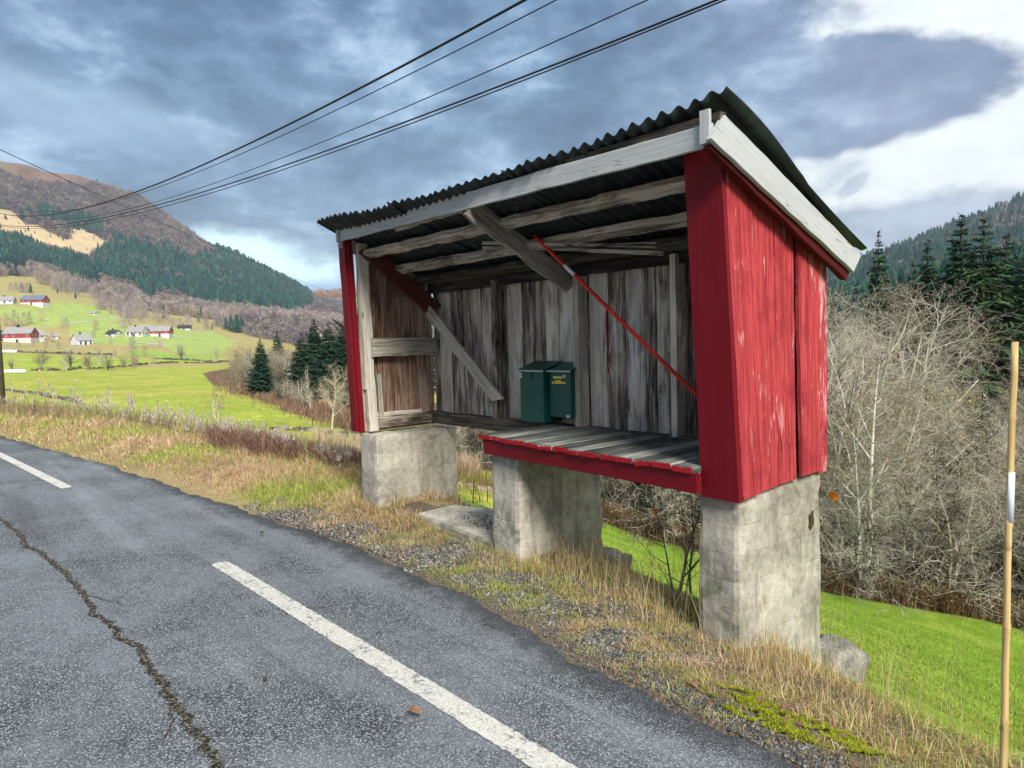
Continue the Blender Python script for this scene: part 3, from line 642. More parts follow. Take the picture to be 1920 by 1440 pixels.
# ------------------------------------------------------------------ the shelter
def build_shelter():
    XR, XL = -2.08, -6.16                       # outer faces of the side walls
    YF, YB = 3.30, 4.26
    root = empty('wooden_shelter', (-4.1, 3.8, .78))
    tag(root, 'red and grey open-fronted wooden roadside shelter with corrugated roof on three concrete piers', 'shelter')
    off = np.array([-4.1, 3.8, .78])
    def B(mb, name, m, parent=root, label=None, smooth=False):
        me = mb.mesh(name, m, smooth); o = link(name, me, parent)
        if parent is root: me.transform(Matrix.Translation((-off).tolist()))
        else: me.transform(Matrix.Translation((-off).tolist()))
        if label: o['label'] = label
        return o
    roofz = lambda y: 2.66 - .40 * (y - 3.0)     # underside of the roofing
    # right wall: red boards, wide split before the last two
    def wall_right():
        yb = [3.335, 3.515, 3.712, 3.905, 3.945, 4.165, 4.275]; yt = [3.20, 3.42, 3.655, 3.868, 3.895, 4.14, 4.26]
        zb = [.765, .775, .785, 0, .80, .785]
        mb = MB(4)
        for i in range(6):
            if i == 3: continue
            a0, a1 = yb[i] + .0045, yb[i + 1] - .0045; b0, b1 = yt[i] + .0035, yt[i + 1] - .0035
            t = roofz((b0 + b1) / 2) - .035
            xo = XR - .0125 + (.012 if i in (0, 4) else 0)
            mb.board((xo, (a0 + a1) / 2, zb[i]), (xo, (b0 + b1) / 2, t), a1 - a0, (0, 1, 0), (1, 0, 0), .025, 12, .0035, .002, None, b1 - b0, (0, -.40))
        return B(mb, 'right_wall', M['red_old'], label='faded red boards with a wide dark split')
    rw = wall_right()
    mb = MB(41)                                  # inner face of the split: dark batten set behind
    mb.board((XR - .04, 3.925, .80), (XR - .04, 3.885, 2.25), .14, (0, 1, 0), (1, 0, 0), .02, 4)
    B(mb, 'inner_batten', M['wood_dark'])
    # left wall: unpainted inside, red outside edge
    mb = MB(5)
    ys = [3.34, 3.47, 3.575, 3.80, 3.985, 4.10, 4.17]
    for i in range(6):
        a, b = ys[i] + .002, ys[i + 1] - .002
        mb.board((XL + .012, (a + b) / 2, .80), (XL + .012, (a + b) / 2, roofz((a + b) / 2) - .05), b - a, (0, 1, 0), (1, 0, 0), .022, 10, .003)
    B(mb, 'left_wall', M['wood_brown'], label='brown stained inner boards')
    mb = MB(6)                                   # left wall corner frame
    mb.board((XL + .06, 3.405, 1.20), (XL + .045, 3.38, 2.57), .10, (0, 1, 0), (1, 0, 0), .06, 10, .004)
    mb.board((XL + .062, 3.43, .80), (XL + .06, 3.41, 1.22), .095, (0, 1, 0), (1, 0, 0), .058, 6, .002)
    B(mb, 'corner_stud', M['wood_light'])
    mb = MB(61); mb.board((XL + .05, 3.53, .83), (XL + .045, 3.515, 1.34), .05, (0, 1, 0), (1, 0, 0), .03, 4); B(mb, 'short_batten', M['wood_light'])
    # red front boards
    mb = MB(7)
    p0 = ony(1284, 290, 3.135); p1 = ony(1318, 930, 3.315)
    xa = (-2.255 + XR) / 2 + .0
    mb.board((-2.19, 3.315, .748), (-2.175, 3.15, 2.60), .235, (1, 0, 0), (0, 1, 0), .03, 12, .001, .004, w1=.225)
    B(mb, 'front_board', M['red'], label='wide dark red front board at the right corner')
    mb = MB(71); mb.board((XR + .001, 3.345, .775), (XR - .002, 3.185, 2.55), .03, (0, 1, 0), (1, 0, 0), .03, 8, .001); B(mb, 'corner_strip', M['red_old'])
    mb = MB(8)
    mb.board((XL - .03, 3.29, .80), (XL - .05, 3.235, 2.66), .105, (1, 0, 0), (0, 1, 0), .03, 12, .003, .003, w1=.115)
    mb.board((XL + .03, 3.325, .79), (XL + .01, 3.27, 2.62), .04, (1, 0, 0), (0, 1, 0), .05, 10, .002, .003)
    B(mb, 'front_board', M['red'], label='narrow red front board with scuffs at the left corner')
    # back wall boards
    px = [x for x in (778, 800, 823, 846, 868, 884, 903, 923)] + [950, 978, 1001, 1024, 1048, 1075, 1104, 1140, 1172, 1208, 1230, 1252, 1290, 1325]
    mb = MB(9); xs = [ony(p, 650, 4.19)[0] for p in px]; xs = [XL + .02] + [x for x in xs if x > XL + .06]
    x = xs[-1]
    while x < XR - .15: x += .125; xs.append(x)
    xs[-1] = XR - .03
    for i in range(len(xs) - 1):
        a, b = xs[i] + .0025, xs[i + 1] - .0025
        gap = .004 if i % 3 else .0
        ex = .05 if i % 2 else -.001; yy = 4.20 + .018 * (i % 2)
        mb.board(((a + b) / 2, yy, .86), ((a + b) / 2 + mb.r.uniform(-.003, .003), yy, 2.145), b - a + ex, (1, 0, 0), (0, 1, 0), .018, 14, .002, .003)
    B(mb, 'back_wall', M['wood'])
    mb = MB(91); xr_ = ony(1138, 650, 4.187)[0]; mb.board((xr_, 4.196, 1.36), (xr_, 4.196, 1.86), .012, (1, 0, 0), (0, 1, 0), .02, 8, .003, .001); B(mb, 'paint_streak', M['red_old'])
    # studs on the back wall
    def stud(pxl, pxr, top, m, seed):
        a = ony(pxl, 650, 4.075)[0]; b = ony(pxr, 650, 4.075)[0]; mb = MB(seed)
        mb.board(((a + b) / 2, 4.13, .93), ((a + b) / 2, 4.13, top), b - a, (1, 0, 0), (0, 1, 0), .11, 10, .002)
        B(mb, 'stud', m)
    stud(922, 930, 2.17, M['wood'], 10); stud(1075, 1085, 2.12, M['wood_light'], 11); stud(1257, 1268, 2.19, M['wood'], 12)
    # sills
    mb = MB(13); mb.board((XL + .06, 3.47, .873), (XL + .06, 4.17, .873), .105, (0, 0, 1), (1, 0, 0), .09, 8, .003, .006)
    mb.board((XL + .03, 3.47, .945), (XL + .03, 4.0, .945), .04, (0, 0, 1), (1, 0, 0), .03, 4, .002)
    B(mb, 'side_sill', M['wood'])
    mb = MB(14); mb.board((XL + .02, 4.13, .872), (XR - .04, 4.13, .872), .115, (0, 0, 1), (0, 1, 0), .12, 30, .003, .008); B(mb, 'back_sill', M['wood_dark'], label='dark weathered sill under the back wall')
    # cross board on the left wall
    mb = MB(15); mb.board((XL + .105, 3.42, 1.595), (XL + .105, 4.155, 1.592), .175, (0, 0, 1), (1, 0, 0), .025, 10, .004); B(mb, 'cross_board', M['wood_light'])
    # braces
    mb = MB(16)
    mb.board((XL + .12, 3.38, 2.52), (XL + .12, 4.14, 1.96), .155, (0, .6, .8), (1, 0, 0), .03, 10, .002, .003, ends=(.5, .8)); B(mb, 'brace', M['red_brown'], label='dark red-brown diagonal brace in the left corner')
    a = ony(803, 582, 4.06); b = ony(934, 750, 4.06); mb = MB(17)
    mb.board(a, b, .125, (.7, 0, .7), (0, 1, 0), .03, 12, .004, .003, ends=(0, .9)); B(mb, 'brace', M['wood_light'], label='pale diagonal brace on the back wall')
    mb = MB(18)
    mb.board((-4.045, 3.10, 2.555), (-4.045, 4.08, 2.045), .155, (0, .45, .9), (1, 0, 0), .032, 12, .004, .004, ends=(.4, .5)); B(mb, 'brace', M['wood_light'], label='grey brace from the front beam to the middle stud')
    # rafters / battens under the roof
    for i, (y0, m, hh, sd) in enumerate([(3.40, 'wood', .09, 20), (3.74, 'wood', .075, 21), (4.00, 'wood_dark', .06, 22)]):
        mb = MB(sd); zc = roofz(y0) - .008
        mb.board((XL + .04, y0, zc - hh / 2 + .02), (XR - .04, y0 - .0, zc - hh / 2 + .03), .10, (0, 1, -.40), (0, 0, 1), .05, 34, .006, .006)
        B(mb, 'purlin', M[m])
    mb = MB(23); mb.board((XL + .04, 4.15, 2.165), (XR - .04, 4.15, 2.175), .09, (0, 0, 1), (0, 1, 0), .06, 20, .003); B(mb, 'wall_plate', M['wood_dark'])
    # fascia and barge boards
    fl0, fl1 = ony(638, 425, 3.20), ony(643, 454, 3.20); fr0, fr1 = ony(1333, 237, 2.985), ony(1336, 270, 2.985)
    L, Rr = (fl0 + fl1) / 2, (fr0 + fr1) / 2; mb = MB(24)
    mb.board(L, Rr, .125, (0, 0, 1), (0, 1, 0), .025, 30, .0018, .002, k=.31, w1=.108); fa = B(mb, 'fascia_board', M['white'])
    mb = MB(25); q = Rr - L; s0 = L + q * .24; s1 = L + q * .48       # lower broken batten behind the fascia
    dn = np.array([0, .03, -.055]); mb.board(s0 + dn, s1 + dn, .05, (0, 0, 1), (0, 1, 0), .02, 10, .007, k=.2, w1=.02); B(mb, 'broken_batten', M['wood_light'])
    mb = MB(26); d = L + np.array([-.035, -.005, .055]); mb.board(d + (0, 0, -.125), d + (0, 0, .065), .03, (1, 0, 0), (0, 1, 0), .06, 4, .001); B(mb, 'fascia_block', M['white'])
    mb = MB(27); g0 = onx(1342, 238, -1.985); g1 = onx(1604, 494, -1.985)
    mb.board(g0, g1, .165, (0, 0, 1), (1, 0, 0), .026, 16, .002, .002, ends=(.38, .42), w1=.13); B(mb, 'barge_board', M['white'], label='white sloping board along the right roof edge')
    mb = MB(28); mb.board(g0 + (-.035, .02, -.045), g1 + (-.035, -.04, -.05), .13, (0, 0, 1), (1, 0, 0), .04, 10, .003, ends=(.4, .4)); B(mb, 'rafter', M['red_shaded'], label='red rafter in painted shade behind the right barge board')
    mb = MB(29); mb.board(L + (.02, .05, .02), g0 + (0, .06, .05), .06, (0, 0, 1), (0, 1, 0), .05, 10); B(mb, 'front_beam', M['wood_dark'])
    mb = MB(30); h0 = g0 + (-.045, -.018, .01); mb.board(h0 + (0, 0, -.08), h0 + (0, 0, .075), .055, (1, 0, 0), (0, 1, 0), .02, 3, .001); B(mb, 'fascia_block', M['white'])
    mb = MB(31); mb.board((XL - .03, 3.2, 2.60), (XL - .03, 4.40, 2.12), .12, (0, 0, 1), (1, 0, 0), .025, 10, .002); B(mb, 'barge_board', M['white'])
    # corrugated roof: overlapping sheets, each a wavy skin with real thickness
    fp = [ony(p, q, 3.06) for p, q in [(612, 409), (700, 391), (800, 366), (900, 337), (975, 318), (1000, 305), (1100, 274), (1200, 240), (1300, 200), (1362, 169)]]
    fx = np.array([p[0] for p in fp]); fz = np.array([p[2] for p in fp])
    def sheet(x0, x1, lift, ph, seed):
        rr = np.random.RandomState(seed); n = int((x1 - x0) / .0095); xs = np.linspace(x0, x1, n); ys = np.linspace(0, 1, 26)
        V = []
        for k, tt in enumerate(ys):
            yf = 3.00 + .012 * np.sin(xs * 7 + seed) + .008 * np.sin(xs * 31); yb = 4.50 + .01 * np.sin(xs * 9)
            y = yf + (yb - yf) * tt
            zf = np.interp(xs, fx, fz) - .018 + lift + .006 * np.sin(xs * 4.3 + seed * 2); zb = 2.125 + lift
            z = zf + (zb - zf) * tt + .0125 * np.sin(xs * 6.283 / .092 + ph) * (1 + .22 * np.sin(xs * 2 + tt * 3)) - .012 * math.sin(tt * 3.14) + .004 * np.sin(xs * 3 + tt * 6)
            edge = np.clip((xs - (x1 - .10)) / .10, 0, 1)
            if seed == 3: z = z + edge ** 2 * (.03 * math.sin(min(1, tt * 2.2) * 3.14) - .015 * (tt > .5))
            V.append(np.stack([xs, y, z], 1))
        V = np.array(V); m = len(ys); top = V.reshape(-1, 3); bot = top - (0, 0, .004)
        i = np.arange(m - 1)[:, None] * n; j = np.arange(n - 1)[None]
        Qt = np.stack([i + j, i + j + 1, i + n + j + 1, i + n + j], -1).reshape(-1, 4); N = m * n
        f = np.arange(n - 1); Qf = np.stack([f, f + N, f + N + 1, f + 1], 1); l = (m - 1) * n + f; Ql = np.stack([l, l + 1, l + N + 1, l + N], 1)
        g = np.arange(m - 1) * n; Qg = np.stack([g, g + n, g + n + N, g + N], 1); h = g + n - 1; Qh = np.stack([h, h + N, h + n + N, h + n], 1)
        return np.vstack([top, bot]), np.vstack([Qt, Qt[:, ::-1] + N, Qf, Ql, Qg, Qh])
    Vs, Qs, o = [], [], 0
    for (a, b, lf, ph, sd) in [(-6.27, -4.9, 0, 0, 1), (-4.98, -3.52, .007, 1.1, 2), (-3.60, -1.95, .014, 2.0, 3)]:
        V, Q = sheet(a, b, lf, ph, sd); Vs.append(V); Qs.append(Q + o); o += len(V)
    V = np.vstack(Vs) - off; me = npmesh('corrugated_roof', V, [np.vstack(Qs)], M['roof'], None, True)
    link('corrugated_roof', me, root)
    # bench: planks on a red front beam
    bench = empty('bench', (0, 0, 0)); bench.parent = root
    mb = MB(33); x = -4.315
    for i in range(14):
        w_ = .140 + mb.r.uniform(-.006, .006); y0 = 3.325 - .065 * (x + 4.3) + mb.r.uniform(-.009, .009)
        if x + w_ > -2.20: break
        z = .905 + mb.r.uniform(-.003, .003)
        mb.board((x + w_ / 2, y0, z), (x + w_ / 2 - .004, 4.07, z + .002), w_ - .004, (1, 0, 0), (0, 0, 1), .034, 12, .002, .005, ends=(mb.r.uniform(-.15, .15), 0)); x += w_ + .006
    pl = B(mb, 'planks', M['wood_plank'], bench)
    mb = MB(34); rr = random.Random(9)
    me_pl = pl.data; co_ = np.array([v.co[:] for v in me_pl.vertices]) + off; npb = 13 * 8
    for i in range(len(co_) // npb):
        c = co_[i * npb:i * npb + 8]; a = c[:, 0].min() + .003; b = c[:, 0].max() - .003; y = c[:, 1].min(); z = c[:, 2].mean()
        mb.board((a, y - .001, z - .002), (b, y - .001, z - .002), .030, (0, 0, 1), (0, 1, 0), .008, 6, .0028, .002)
    B(mb, 'plank_ends', M['red_end'], bench)
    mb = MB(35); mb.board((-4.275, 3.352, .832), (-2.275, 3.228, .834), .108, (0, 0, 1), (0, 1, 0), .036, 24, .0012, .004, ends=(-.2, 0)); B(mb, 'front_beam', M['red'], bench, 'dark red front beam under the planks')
    mb = MB(36); mb.board((-4.25, 3.38, .84), (-4.25, 4.06, .84), .09, (0, 0, 1), (1, 0, 0), .045, 6); B(mb, 'bearer', M['wood_dark'], bench)
    mb = MB(37); mb.board((-3.2, 3.33, .84), (-3.2, 4.06, .84), .09, (0, 0, 1), (1, 0, 0), .045, 6); B(mb, 'bearer', M['wood_dark'], bench)
    return root
shelter = build_shelter()

# piers
def pier(x0, x1, y0, y1, z0, z1, seed, label, flare=0.0, bulge=0.0):
    nx, ny, nz = 8, 22, 26; rr = np.random.RandomState(seed); V = []; idx = {}; Q = []
    def P(i, j, k):
        key = (i, j, k)
        if key not in idx:
            u, v, t = i / nx, j / ny, k / nz; z = z0 + (z1 - z0) * t
            fl = flare * max(0, 1 - t * 1.0) ** 1.2
            x = x0 + (x1 - x0) * u + (u - .5) * fl * .6; y = y0 + (y1 - y0) * v + (v - .5) * fl
            n = .0016 * math.sin(x * 31 + z * 9 + seed) + .0014 * math.sin(y * 13 + z * 11) + rr.normal(0, .0006)
            stp = .0018 * (int((z + .03) / .155) % 2)
            if i in (0, nx): x += (1 if i else -1) * (n + stp)
            if j in (0, ny): y += (1 if j else -1) * n
            if k == nz: z += rr.normal(0, .002)
            if sum((i in (0, nx), j in (0, ny), k == nz)) >= 2:
                c = .006 + abs(rr.normal(0, .004)); x -= (1 if i == nx else -1 if i == 0 else 0) * c; y -= (1 if j == ny else -1 if j == 0 else 0) * c
            idx[key] = len(V); V.append((x - (x0 + x1) / 2, y - (y0 + y1) / 2, z - z0))
        return idx[key]
    for j in range(ny):
        for k in range(nz):
            Q += [(P(0, j + 1, k), P(0, j, k), P(0, j, k + 1), P(0, j + 1, k + 1)), (P(nx, j, k), P(nx, j + 1, k), P(nx, j + 1, k + 1), P(nx, j, k + 1))]
    for i in range(nx):
        for k in range(nz):
            Q += [(P(i, 0, k), P(i + 1, 0, k), P(i + 1, 0, k + 1), P(i, 0, k + 1)), (P(i + 1, ny, k), P(i, ny, k), P(i, ny, k + 1), P(i + 1, ny, k + 1))]
        for j in range(ny): Q += [(P(i, j, nz), P(i + 1, j, nz), P(i + 1, j + 1, nz), P(i, j + 1, nz)), (P(i, j + 1, 0), P(i + 1, j + 1, 0), P(i + 1, j, 0), P(i, j, 0))]
    me = npmesh('concrete_pier', V, [np.array(Q)], M['concrete'])
    o = link('concrete_pier', me, None, ((x0 + x1) / 2, (y0 + y1) / 2, z0)); return tag(o, label, 'pier', 'concrete piers under the shelter')
pier(-6.17, -5.86, 3.315, 4.24, -.55, .778, 1, 'concrete pier under the left end of the shelter')
pier(-4.235, -3.92, 3.37, 4.26, -.75, .778, 2, 'mossy-edged concrete pier under the left end of the bench', .04)
pier(-2.365, -2.105, 3.345, 4.245, -1.0, .778, 3, 'tall near concrete pier under the red right wall with a dark hole', .03)
def rock(name, c, size, seed, label, cat='rock', group=None, m='stone', sub=4, rz=0, rough=.22):
    import bmesh
    bm = bmesh.new(); bmesh.ops.create_icosphere(bm, subdivisions=sub, radius=1); rr = random.Random(seed)
    ph = [(rr.uniform(-3, 3), rr.uniform(-3, 3), rr.uniform(-3, 3), rr.uniform(0, 6)) for _ in range(9)]
    for v in bm.verts:
        p = v.co.copy(); q = Vector([math.copysign(abs(t) ** .55, t) for t in p]); n = 0
        for i, (a, b, c_, d) in enumerate(ph): n += math.sin((a * p.x + b * p.y + c_ * p.z) * (1 + i * .6) + d) / (1 + i * .55)
        q *= .74 * (1 + rough * n * .4); v.co = Vector((q.x * size[0], q.y * size[1], q.z * size[2]))
    me = bpy.data.meshes.new(name); bm.to_mesh(me); bm.free(); me.materials.append(M[m])
    for p in me.polygons: p.use_smooth = True
    o = link(name, me, None, c, rz); return tag(o, label, cat, group)
rock('footing_stone', (-2.17, 4.44, -.68), (.26, .32, .42), 3, 'mossy boulder behind the foot of the near right pier', 'rock')
rock('footing_stone', (-4.02, 4.40, -.45), (.25, .28, .40), 8, 'rough broken footing stone behind the middle pier', 'rock')
# hole and leaf in the near pier
rock('hole_plug', (-2.098, 4.10, .50), (.008, .026, .050), 5, 'dark ragged hole high in the near concrete pier', 'hole', None, 'ink', 4, rough=.9)
# slab between the first two piers
def slab():
    c = [onz(778, 962, .125), onz(850, 946, .13), (-4.6, 4.30, .10), (-4.22, 3.62, .085), onz(925, 1018, .09)]
    c = [np.array(p, float) for p in c]; ce = sum(c) / len(c); V = [(*p[:2], p[2]) for p in c] + [(*p[:2], p[2] - .16) for p in c]; n = len(c)
    Q = [(i, (i + 1) % n, n + (i + 1) % n, n + i) for i in range(n)]
    me = bpy.data.meshes.new('concrete_slab'); me.from_pydata([tuple(np.array(v) - ce) for v in V], [], Q + [tuple(range(n))[::-1]]); me.materials.append(M['concrete']); me.update()
    import bmesh
    bm = bmesh.new(); bm.from_mesh(me); bmesh.ops.recalc_face_normals(bm, faces=bm.faces); bmesh.ops.bevel(bm, geom=bm.edges[:], offset=.012, segments=2, affect='EDGES'); bm.to_mesh(me); bm.free()
    tag(link('concrete_slab', me, None, ce.tolist()), 'flat pale concrete slab on the ground between left and middle piers', 'slab')
slab()

# mailboxes
def mailbox(x0, x1, y0, y1, z0, zf, zb, label, stickers, latch=True):
    ox, oy = (x0 + x1) / 2, y1; root = empty('mailbox', (ox, oy, z0)); tag(root, label, 'mailbox', 'green mailboxes on the back wall of the shelter')
    V = np.array([(x0, y0, z0), (x1, y0, z0), (x1, y1, z0), (x0, y1, z0), (x0, y0, zf), (x1, y0, zf), (x1, y1, zb), (x0, y1, zb)]) - (ox, oy, z0)
    me = bpy.data.meshes.new('body'); me.from_pydata(V.tolist(), [], [(3, 2, 1, 0), (4, 5, 6, 7), (0, 1, 5, 4), (1, 2, 6, 5), (2, 3, 7, 6), (3, 0, 4, 7)]); me.materials.append(M['mailgreen'])
    import bmesh
    bm = bmesh.new(); bm.from_mesh(me); bmesh.ops.bevel(bm, geom=bm.edges[:], offset=.006, segments=2, affect='EDGES'); bm.to_mesh(me); bm.free(); link('body', me, root)
    k = (zb - zf) / (y1 - y0); mb = MB(50); e = .018
    a = np.array([0, y0 - e - oy, zf + .008 - e * k - z0]); b = np.array([0, y1 - oy - .002, zb + .010 - z0])
    mb.board(a, b, x1 - x0 + 2 * e, (1, 0, 0), (0, 0, 1), .008, 1, 0, .002); lid = mb.build('lid', M['mailgreen'], root)
    mb = MB(51); mb.board(a + (-(x1 - x0) / 2 - e, -.004, -.002), a + ((x1 - x0) / 2 + e, -.004, -.002), .014, (0, 0, 1), (0, 1, 0), .004, 1, 0, .001); mb.build('lid_edge', M['mailedge'], lid)
    if latch:
        mb = MB(52); xx = -(x1 - x0) * .04; mb.board((xx, y0 - oy - .006, zf - z0 - .012), (xx, y0 - oy - .006, zf - z0 - .07), .032, (1, 0, 0), (0, 1, 0), .010, 2, 0, .003); mb.build('latch', M['mailgreen'], root)
    for (u0, u1, v0, v1, m, nm) in stickers:
        mb = MB(53); xa, xb = -(x1 - x0) / 2 + (x1 - x0) * u0, -(x1 - x0) / 2 + (x1 - x0) * u1; za, zb_ = (zf - z0) * v0, (zf - z0) * v1
        yy = y0 - oy - .0015 - (.0012 if m == 'ink' else 0)
        mb.board((xa, yy, (za + zb_) / 2), (xb, yy, (za + zb_) / 2), zb_ - za, (0, 0, 1), (0, 1, 0), .002, 1, 0, .0003); mb.build(nm, M[m], root)
    return root
xa = ony(975, 740, 3.985)[0]; xb = ony(1020, 740, 3.985)[0]
mailbox(xa, xb, 3.985, 4.185, .945, 1.372, 1.435, 'front green mailbox with a latch under its sloping lid', [(-.0, .09, .86, .96, 'sticker', 'sticker'), (.03, .06, .89, .92, 'ink', 'print')])
xa2 = ony(1030, 740, 4.03)[0]; xb2 = ony(1071, 740, 4.03)[0]
mailbox(xa2 - .0, xb2, 4.03, 4.185, 1.0, 1.372, 1.425, 'green mailbox with yellow name strips beside the middle stud',
        [(.20, .62, .845, .885, 'yellow', 'name_strip'), (.30, .54, .775, .805, 'yellow', 'name_strip'), (.14, .76, .73, .768, 'yellow', 'name_strip'),
         (.64, .78, .865, .92, 'pinksticker', 'sticker'), (.78, .92, .01, .06, 'sticker', 'sticker'), (.28, .54, .864, .867, 'ink', 'print'), (.36, .48, .789, .792, 'ink', 'print'), (.20, .70, .748, .751, 'ink', 'print'), (.83, .88, .03, .045, 'ink', 'print')], False)

# red snow pole leaning inside, loose sticks, bamboo canes
def pole(name, a, b, r, m, label, cat, bands=(), bm='band', n=12, r1=None, seed=1, group=None):
    a, b = np.array(a, float), np.array(b, float); root = empty(name, a.tolist()); tag(root, label, cat, group); d = b - a
    k = 24; pts = [d * t for t in np.linspace(0, 1, k + 1)]; rad = np.linspace(r, r1 or r, k + 1)
    if m == 'bamboo':
        rr = random.Random(seed); pts = []; rad = []; L = np.linalg.norm(d); t = 0; nx_ = np.array([1, 0, 0])
        node = .12
        while t < L:
            f = t / L; R = r + ((r1 or r) - r) * f; bend = nx_ * .0025 * math.sin(f * 7)
            for q, s_ in ((0, 1.0), (node - .012, 1.0), (node - .004, 1.14), (node + .004, 1.10), (node + .010, .97)):
                if t + q <= L: pts.append(d * ((t + q) / L) + bend); rad.append(R * s_)
            t += .27 + rr.uniform(-.03, .05); node = .13
        pts.append(d); rad.append(r1 or r)
    mb = MB(seed); mb.tube(pts, rad, n); mb.build('shaft', M[m], root, True)
    for f0, f1 in bands:
        mb = MB(seed + 1); R = (r + ((r1 or r) - r) * f0) * 1.06; mb.tube([d * f0 , d * f1], R, n); mb.build('reflective_band', M[bm], root, True)
    return root
pa = ony(1012, 452, 3.62); pb = ony(1318, 752, 3.92)
pole('snow_pole', pb, pa + (pa - pb) * .04, .0135, 'orange', 'red snow pole with a white band leaning inside the shelter', 'snow pole', [(.735, .80)])
la = ony(905, 455, 3.55); lb = ony(1230, 462, 3.75)
for i, (dz, m_, a_, b_) in enumerate([(0, 'wood_light', la, lb), (-.02, 'wood', la + (-.05, .04, -.03), lb + (.03, -.03, .01)), (.01, 'wood', la + (.2, .07, -.05), lb + (.02, .05, -.045))]):
    mb = MB(60 + i); c = (a_ + b_) / 2; mb.board(a_ - c, b_ - c, .022, (0, .4, 1), (0, 1, 0), .014, 10, .002, .002)
    tag(mb.build('loose_stick', M[m_], None, False, loc=c.tolist()), ['upper pale stick lying across the beams under the roof', 'long grey stick lying just below the pale one under the roof', 'short grey stick end showing lowest of the three under the roof'][i], 'stick', 'loose sticks stored under the roof')
bx, by = -.585, 2.24
pole('bamboo_pole', (onx(1874, 1500, -.62)[0], onx(1874, 1500, -.62)[1], H(-.62, onx(1874, 1500, -.62)[1]) - .1), onx(1903, 641, -.60), .0105, 'bamboo', 'upright bamboo marker cane with a grey band at the right edge', 'marker pole', [(.715, .795)], r1=.0082, seed=3, group='bamboo marker canes')
g_ = gpt(112, 772, 8); d_ = np.hypot(g_[0], g_[1]); t_ = ray(73, 692); t_ = EYE + t_ / math.hypot(t_[0], t_[1]) * d_
pole('bamboo_pole', g_, t_, .035, 'bamboo', 'thin leaning yellow cane in the far verge grass', 'marker pole', (), seed=5, group='bamboo marker canes')

# overhead cables: each hangs in its own vertical plane from a pole beyond the left edge
def cable(pts, D0, zend, r, label, ext=14.0):
    a = ray(*pts[0]); b = ray(*pts[-1])
    Fp = EYE + a / math.hypot(a[0], a[1]) * D0; Np = EYE + b * ((zend - EYE[2]) / b[2])
    dirv = (Np - Fp)[:2]; L = np.linalg.norm(dirv); dirv /= L; nrm = np.array([-dirv[1], dirv[0]]); S = []; Zs = []
    for p in pts:
        d = ray(*p); t = ((Fp[:2] - EYE[:2]) @ nrm) / (d[:2] @ nrm); P = EYE + d * t; S.append((P[:2] - Fp[:2]) @ dirv); Zs.append(P[2])
    deg = 2 if len(pts) > 2 else 1; c = np.polyfit(S, Zs, deg, w=[1.0 / (3 + (L - s)) for s in S])
    s = np.linspace(-2 if D0 < 200 else 0, L + ext, 90); z = np.polyval(c, s)
    mb = MB(1); o = np.array([Fp[0], Fp[1], 0]); mb.tube([(dirv[0] * q, dirv[1] * q, h) for q, h in zip(s, z)], r, 6)
    return tag(mb.build('overhead_cable', M['cable'], None, True, loc=o.tolist()), label, 'cable', 'overhead cables crossing the sky')
cable([(0, 413), (200, 354), (400, 290), (600, 212), (800, 113), (975, 0)], 60, 6.6, .022, 'thick uppermost black cable crossing the sky')
cable([(60, 405), (200, 366), (400, 300), (600, 226), (800, 133), (1038, 0)], 60, 6.4, .010, 'thin cable just below the thick uppermost one')
cable([(75, 420), (300, 357), (500, 299), (700, 232), (900, 152), (1208, 0)], 60, 6.3, .010, 'thin lone cable between the upper pair and lower pair')
cable([(0, 432), (150, 408), (300, 371), (500, 317), (700, 252), (900, 182), (1100, 104), (1336, 0)], 60, 6.0, .016, 'thick cable of the lowest pair in the sky')
cable([(0, 435), (150, 412), (300, 377), (500, 324), (700, 258), (900, 189), (1100, 112), (1350, 0)], 60, 5.9, .011, 'thinner cable hugging the lowest thick one')
def cross_cable():
    a = ray(-40, 262); b = ray(690, 575); A = EYE + a / math.hypot(a[0], a[1]) * 45; Bq = EYE + b / math.hypot(b[0], b[1]) * 190
    Mi = EYE + ray(320, 425) / np.hypot(*ray(320, 425)[:2]) * 80
    t = np.linspace(0, 1, 40); 
    # curve through the three points, parameter chosen at the middle one
    tm = np.hypot(*(Mi - A)[:2]) / np.hypot(*(Bq - A)[:2]); Cc = (Mi - (1 - tm) ** 2 * A - tm ** 2 * Bq) / (2 * tm * (1 - tm))
    P = [(1 - q) ** 2 * A + 2 * q * (1 - q) * Cc + q * q * Bq for q in t]; mb = MB(2); mb.tube([p - A for p in P], .022, 6)
    tag(mb.build('overhead_cable', M['cable'], None, True, loc=A.tolist()), 'single cable running down the valley side, crossing all the others', 'cable', 'overhead cables crossing the sky')
cross_cable()
def utility_pole():
    g = colpt(-4, 30); mb = MB(3); root = empty('utility_pole', g.tolist()); tag(root, 'dark wooden utility pole cut by the left edge of the photo', 'utility pole')
    top = EYE[2] + (hor(-4) - 462) * 30 * .82 / F
    mb.tube([(0, 0, -.5), (0, 0, (top - g[2]) * .5), (0, 0, top - g[2])], [.15, .13, .11], 12); mb.build('shaft', M['twig_dark'], root, True)
    mb = MB(4); mb.tube([(0, 0, top - g[2]), (0, 0, top - g[2] + .08)], [.12, .03], 12); mb.build('cap', M['steel'], root)
utility_pole()

